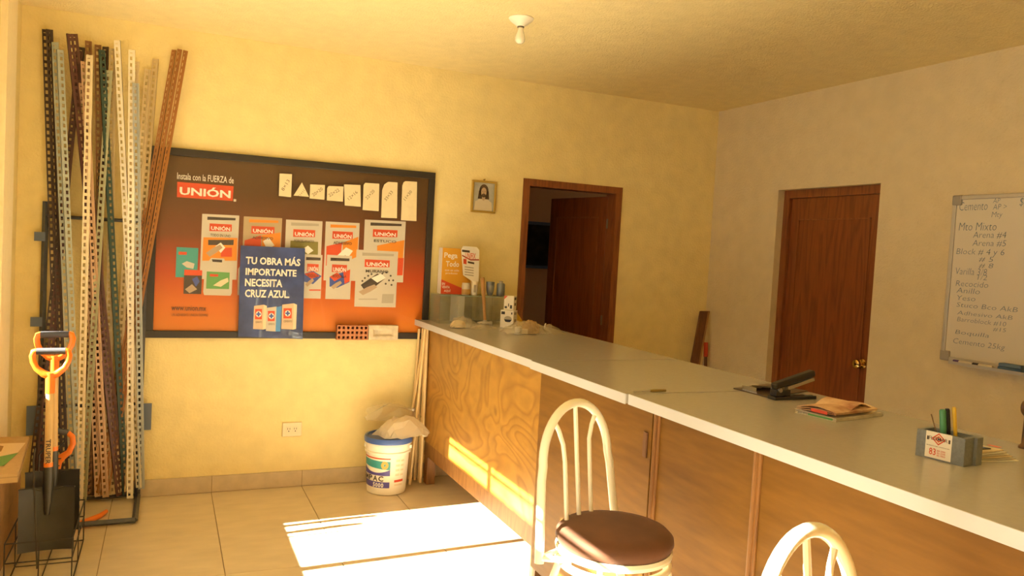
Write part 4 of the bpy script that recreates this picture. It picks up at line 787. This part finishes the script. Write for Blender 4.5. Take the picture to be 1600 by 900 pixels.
# folded newspapers
NEWS = mat('newsprint', (.68, .62, .50), .8, var=.2, vscale=28, stretch=(1, 4, 1)); NEWSC = mat('colour_newsprint', (.66, .50, .32), .75, var=.5, vscale=11, var2=(.36, .16, .08))
def folded(t, name, o, u_, w_, L0, W0, lay, ma, rise=.0, z0=0, curl=.0):
    g = []
    n = 10
    for k in range(lay):
        vs = []; fs = []
        for i in range(n+1):
            q = i/n; zc = z0+.0028*k+(.0012*k)*(1-q)+rise*q*q+curl*math.sin(q*math.pi)*(k+1)/lay
            for s in (0, 1): p = o+u_*(L0*(q-.004*k))+w_*(W0*s+.002*((k*7) % 3)); vs.append((p.x, p.y, CZ+zc))
        m_ = len(vs); vs += [(x_, y_, z_+.0016) for x_, y_, z_ in vs]
        for i in range(n): fs += [(2*i, 2*i+1, 2*i+3, 2*i+2), (m_+2*i, m_+2*i+2, m_+2*i+3, m_+2*i+1), (2*i, 2*i+2, m_+2*i+2, m_+2*i), (2*i+1, m_+2*i+1, m_+2*i+3, 2*i+3)]
        fs += [(0, m_, m_+1, 1), (2*n, 2*n+1, m_+2*n+1, m_+2*n)]
        g.append((vs, fs))
    return mk(name, g, ma, t)
A0 = hit(1242, 645, 2, CZ); A1 = hit(1306, 660, 2, CZ); A2 = hit(1402, 656, 2, CZ)
u_ = (A1-A0).normalized(); w_ = (A2-A1); w_ = (w_-u_*w_.dot(u_)).normalized()
t = thing('newspaper', 'flat folded newspaper lying under the colour supplement', 'newspaper', tuple(A0), group='newspapers on the counter')
folded(t, 'folded_sheets', A0, u_, w_, (A1-A0).length, .27, 4, NEWS, 0, .0008)
mk('printed_band', gobox(A0+u_*.05-w_*.0006+V((0, 0, .003)), u_*.09, w_*.0005, (0, 0, .006)), GREENP, t)
t = thing('newspaper', 'colourful folded supplement on top of the newspaper, curling up', 'newspaper', tuple(A0+V((0, 0, .014))), group='newspapers on the counter')
folded(t, 'folded_sheets', A0+w_*.0+u_*.004, u_, w_, (A1-A0).length*.96, .235, 3, NEWSC, .006, .0150, .012)
folded(t, 'curled_page', A0+w_*.09+u_*.012, w_, u_, .125, (A1-A0).length*.85, 1, NEWSC, .004, .0245, .020)
mk('printed_band', gobox(A0+u_*.06-w_*.0012+V((0, 0, .018)), u_*.06, w_*.0008, (0, 0, .010)), REDP, t)
# pen holder block
FOAM = mat('blue_grey_foam', (.20, .22, .24), .85, var=.12, vscale=120, bump=.2, bscale=300)
a = hit(1430, 711, 2, CZ); b = hit(1505, 730, 2, CZ); cpx = hit(1531, 725, 2, CZ); u_ = (b-a).normalized(); ln = (b-a).length; w_ = V((-u_.y, u_.x, 0)); w_ = w_ if w_.x > 0 else -w_
hz = .072; dp = .078
t = thing('pen_holder', 'blue-grey block pen holder with a white red-printed card on the counter', 'pen holder', tuple(a))
O = a.copy(); O.z = CZ+.0005; Z = V((0, 0, 1))
mk('holder_body', [gobox(O, u_*ln, w_*.012, Z*hz), gobox(O+w_*(dp-.012), u_*ln, w_*.012, Z*hz), gobox(O+w_*.012, u_*.012, w_*(dp-.024), Z*hz), gobox(O+u_*(ln-.012)+w_*.012, u_*.012, w_*(dp-.024), Z*hz), gobox(O+u_*.012+w_*.012, u_*(ln-.024), w_*(dp-.024), Z*.012)], FOAM, t)
mk('end_flange', gobox(O+u_*ln+w_*.045, u_*.008, w_*.03, Z*hz), FOAM, t)
cd = mk('business_card', gobox(O+u_*ln*.20-w_*.0008+Z*.004, u_*ln*.54, w_*.0007, Z*(hz-.003)), WHITEP, t)
F = O+u_*ln*.20-w_*.0012; cw = ln*.54
dcx = F+u_*cw*.5+Z*.056
for k in range(4):
    s = .017-.004*k; mk('printed_diamond', ([tuple(dcx-u_*s*1.1-w_*.00005*k), tuple(dcx+Z*s*.95-w_*.00005*k), tuple(dcx+u_*s*1.1-w_*.00005*k), tuple(dcx-Z*s*.95-w_*.00005*k)], [(0, 1, 2, 3)]), REDP if k % 2 == 0 else CREAMP, cd)
def ptx(s, fu, fz, w, h, ma, bo=.01): text(s, F+u_*fu-w_*.0006+Z*fz, u_, Z, w, h, ma, cd, bo)
ptx('FLOMAR', cw*.13, .0515, cw*.72, .0095, DARKP, .004); ptx('MATERIALES PARA CONSTRUCCION', cw*.06, .035, cw*.88, .0025, DARKP); ptx('83', cw*.17, .012, cw*.26, .018, REDP, .01)
for k in range(3): ptx(('84-2000', '82-3200', '83-7860')[k], cw*.48, .0235-k*.0062, cw*.32, .0045, REDP, .005)
for fu in (.05, .88): mk('printed_mark', gobox(F+u_*cw*fu-w_*.0003+Z*.050, u_*cw*.07, w_*.0002, Z*.010), DARKP, cd)
def pen(name, lab, u, v, col, r, base, cat='pen'):
    bt = O+u_*base[0]+w_*base[1]+Z*.0125; d = hit(u, v, 1, bt.y+.0); tp = V((bt.x+(d.x-bt.x)*.9, d.y, d.z))
    t = thing(name, lab, cat, tuple(bt), group='pens in the holder')
    ma = mat(name+lab[:6], col, .35)
    mk('barrel', gtube([bt, bt+(tp-bt)*.55], r*.92, 10), ma, t, smooth=True); mk('cap', gtube([bt+(tp-bt)*.55, bt+(tp-bt)*.97, tp], [r, r, r*.75], 10), ma, t, smooth=True)
pen('felt_marker', 'thick green marker standing in the pen holder', 1472, 640, (.06, .25, .12), .0085, (.060, .030)); pen('felt_marker', 'black marker standing in the pen holder', 1479, 638.5, (.015, .015, .015), .0062, (.066, .045)); pen('pencil', 'yellow pencil standing in the pen holder', 1489.5, 636, (.62, .40, .03), .0052, (.082, .050), 'pencil')
bt = O+u_*.05+w_*.04+Z*.0125; tp = hit(1455, 647, 1, bt.y); mk('thin_wire', gtube([bt, tp], .0016, 6), mat('brown_wire', (.18, .10, .05), .5), None, label='thin brown wire sticking out of the pen holder', cat='wire')
# brochures behind the holder
t = thing('brochure_stack', 'small fanned stack of printed leaflets right of the pen holder', 'leaflets', tuple(O+w_*.15))
o = hit(1536, 722, 2, CZ); br = hit(1590, 719, 2, CZ); uu = (br-o); 
for k in range(6):
    ro = Matrix.Rotation(.05*k-.1, 3, 'Z'); e1 = ro @ (uu*.98); e2 = ro @ (u_*-.085)
    mk('leaflet', gobox(o+V((-.01-.004*k, .0, .0008+.0045*k)), e1, e2, (0, 0, .0022)), [WHITEP, LGREY, CREAMP, LGREY, WHITEP, CREAMP][k], t)
mk('printed_patch', [gobox(o+uu*.75+u_*-.03+V((0, 0, .0282)), uu*.12, u_*-.03, (0, 0, .0004))], REDP, t); mk('printed_patch', [gobox(o+uu*.3+u_*-.03+V((0, 0, .0282)), uu*.2, u_*-.03, (0, 0, .0004))], BLUEP, t)
mk('black_clip', gobox(o+uu*.0+V((.0, .01, .030)), uu*.3, u_*-.006, (0, 0, .003)), BLK, t)
# brown ornament at the right edge
p = hit(1606, 637, 0, 3.04); t = thing('brown_ornament', 'rounded brown ornament cut off by the right edge above the counter', 'ornament', (p.x, p.y, CZ))
BRN = mat('brown_glaze', (.12, .055, .015), .3, var=.5, vscale=30)
mk('foot', glathe([(.016, 0), (.016, .006), (.009, .014), (.007, p.z-CZ-.015)], (p.x, p.y, CZ+.0005), 24), BRN, t, smooth=True)
mk('ring', gtube([(p.x+.020*math.cos(k*math.pi/12), p.y, p.z+.020*math.sin(k*math.pi/12)) for k in range(24)], .007, 8, closed=True), BRN, t, smooth=True)
# ================================================================== BOARDS in the far corner
p = hit(1086, 568, 0, 4.50); q = hit(1101, 486, 0, 4.61); p2 = p+(q-p)*-1.0; d = (q-p); k = (p.z-.005)/d.z; foot = p-d*k
WOODR = woodmat('reddish_board', (.22, .085, .03), (.15, .05, .018), 3, (6, 6, .8), 4, rough=.5)
xx = V((1, 0, 0)); nn = d.normalized().cross(xx).normalized()
t = thing('wooden_board', 'reddish wooden board leaning in the far corner', 'board', tuple(foot))
mk('board_face', gobox(foot-xx*.035, xx*.07, nn*.02, q-foot), WOODR, t, bevel=.002); mk('edge_strip', gobox(foot+xx*.036, xx*.014, nn*.02, q-foot), mat('pale_board_edge', (.34, .17, .06), .5), t)
a = hit(1103, 535, 0, 4.645); foot = V((a.x-.02, a.y-.10, .01))
t = thing('red_handled_tool', 'red-gripped tool leaning in the corner right of the wooden board', 'tool', tuple(foot))
g1 = a+(foot-a)*.12; mk('red_grip', gtube([a, g1], [.016, .018], 12), mat('red_plastic', (.55, .05, .02), .4), t, smooth=True); mk('shaft', gtube([g1, foot], .013, 10), WOODR, t, smooth=True)
# ================================================================== CHAIRS
ENAM = mat('cream_white_enamel', (.84, .80, .64), .25, coat=.4); VELV = mat('brown_velvet', (.125, .048, .018), .8, var=.25, vscale=7)
VELV.node_tree.nodes['Principled BSDF'].inputs['Sheen Weight'].default_value = .08
def make_chair(lab, loc, rz):
    t = thing('bar_chair', lab, 'chair', loc, rz, 'white bar chairs'); SZ = .722; K = dict(local=True)
    mk('seat_cushion', glathe([(.150, SZ-.058), (.178, SZ-.054), (.186, SZ-.038), (.184, SZ-.022), (.170, SZ-.008), (.13, SZ-.001), (.06, SZ+.003), (.001, SZ+.004)], (0, 0, 0), 48), VELV, t, smooth=True, **K)
    mk('seat_rim', glathe([(.16, SZ-.080), (.182, SZ-.078), (.185, SZ-.066), (.180, SZ-.056), (.15, SZ-.056)], (0, 0, 0), 48), ENAM, t, smooth=True, **K)
    mk('under_ring', gtube([(.172*math.cos(k*math.pi/20), .172*math.sin(k*math.pi/20), SZ-.108) for k in range(40)], .0125, 10, closed=True), ENAM, t, smooth=True, **K)
    for k in range(4):
        w = math.pi/4+k*math.pi/2; c, s = math.cos(w), math.sin(w)
        mk('leg', gtube([(c*.06, s*.06, SZ-.10), (c*.14, s*.14, SZ-.105), (c*.172, s*.172, SZ-.125), (c*.185, s*.185, SZ-.17), (c*.20, s*.20, .35), (c*.225, s*.225, .012)], .0125, 10), ENAM, t, smooth=True, **K)
        mk('foot_cap', gtube([(c*.2245, s*.2245, .03), (c*.2255, s*.2255, 0)], .015, 10), mat('rubber_foot', (.03, .03, .03), .8), t, smooth=True, **K)
    mk('foot_ring', gtube([(.197*math.cos(k*math.pi/20), .197*math.sin(k*math.pi/20), .26) for k in range(40)], .010, 8, closed=True), ENAM, t, smooth=True, **K)
    HB_ = .17; Wb = .207; zt = 1.080; lean = .055; xb = -.13
    def A(w):   # arch parameter 0..pi : right foot over the top to the left foot
        pass
    pts = []
    zs = .90
    def xx(z): return xb-lean*max(0, (z-.62))/(zt-.62)
    for z in (.615, .70, .78, .86): pts.append((xx(z), -Wb+.03*(z-.615)/.3, z))
    for k in range(0, 25):
        w = math.pi*k/24; z = zs+(zt-zs)*math.sin(w); pts.append((xx(z), -(Wb-.034)*math.cos(w), z))
    for z in (.86, .78, .70, .615): pts.append((xx(z), Wb-.03*(z-.615)/.3, z))
    mk('back_hoop', gtube(pts, .0145, 12), ENAM, t, smooth=True, **K)
    mk('spindle', gtube([(xx(zt)+.002, 0, zt-.004), (xx(.9), 0, .9), (xx(.63), 0, .63)], .0075, 8), ENAM, t, smooth=True, **K)
    for s in (-1, 1):
        mk('spindle', gtube([(xx(1.05), s*.118, 1.045), (xx(1.0), s*.088, 1.0), (xx(.95), s*.070, .955), (xx(.88), s*.066, .90), (xx(.63), s*.066, .63)], .0075, 8), ENAM, t, smooth=True, **K)
    mk('back_bracket', [gtube([(xx(.63), -Wb, .632), (-.05, -.150, .632)], .010, 8), gtube([(xx(.63), Wb, .632), (-.05, .150, .632)], .010, 8), gtube([(xx(.63), -Wb, .632), (xx(.63), Wb, .632)], .008, 8)], ENAM, t, smooth=True, **K)
    return t
make_chair('white metal chair with round brown seat pulled up to the counter gate', (2.072, -2.943, 0), math.radians(-66))
make_chair('nearest white metal chair, only the top of its back hoop showing', (1.902, -4.115, 0), math.radians(-73))
flush_text()
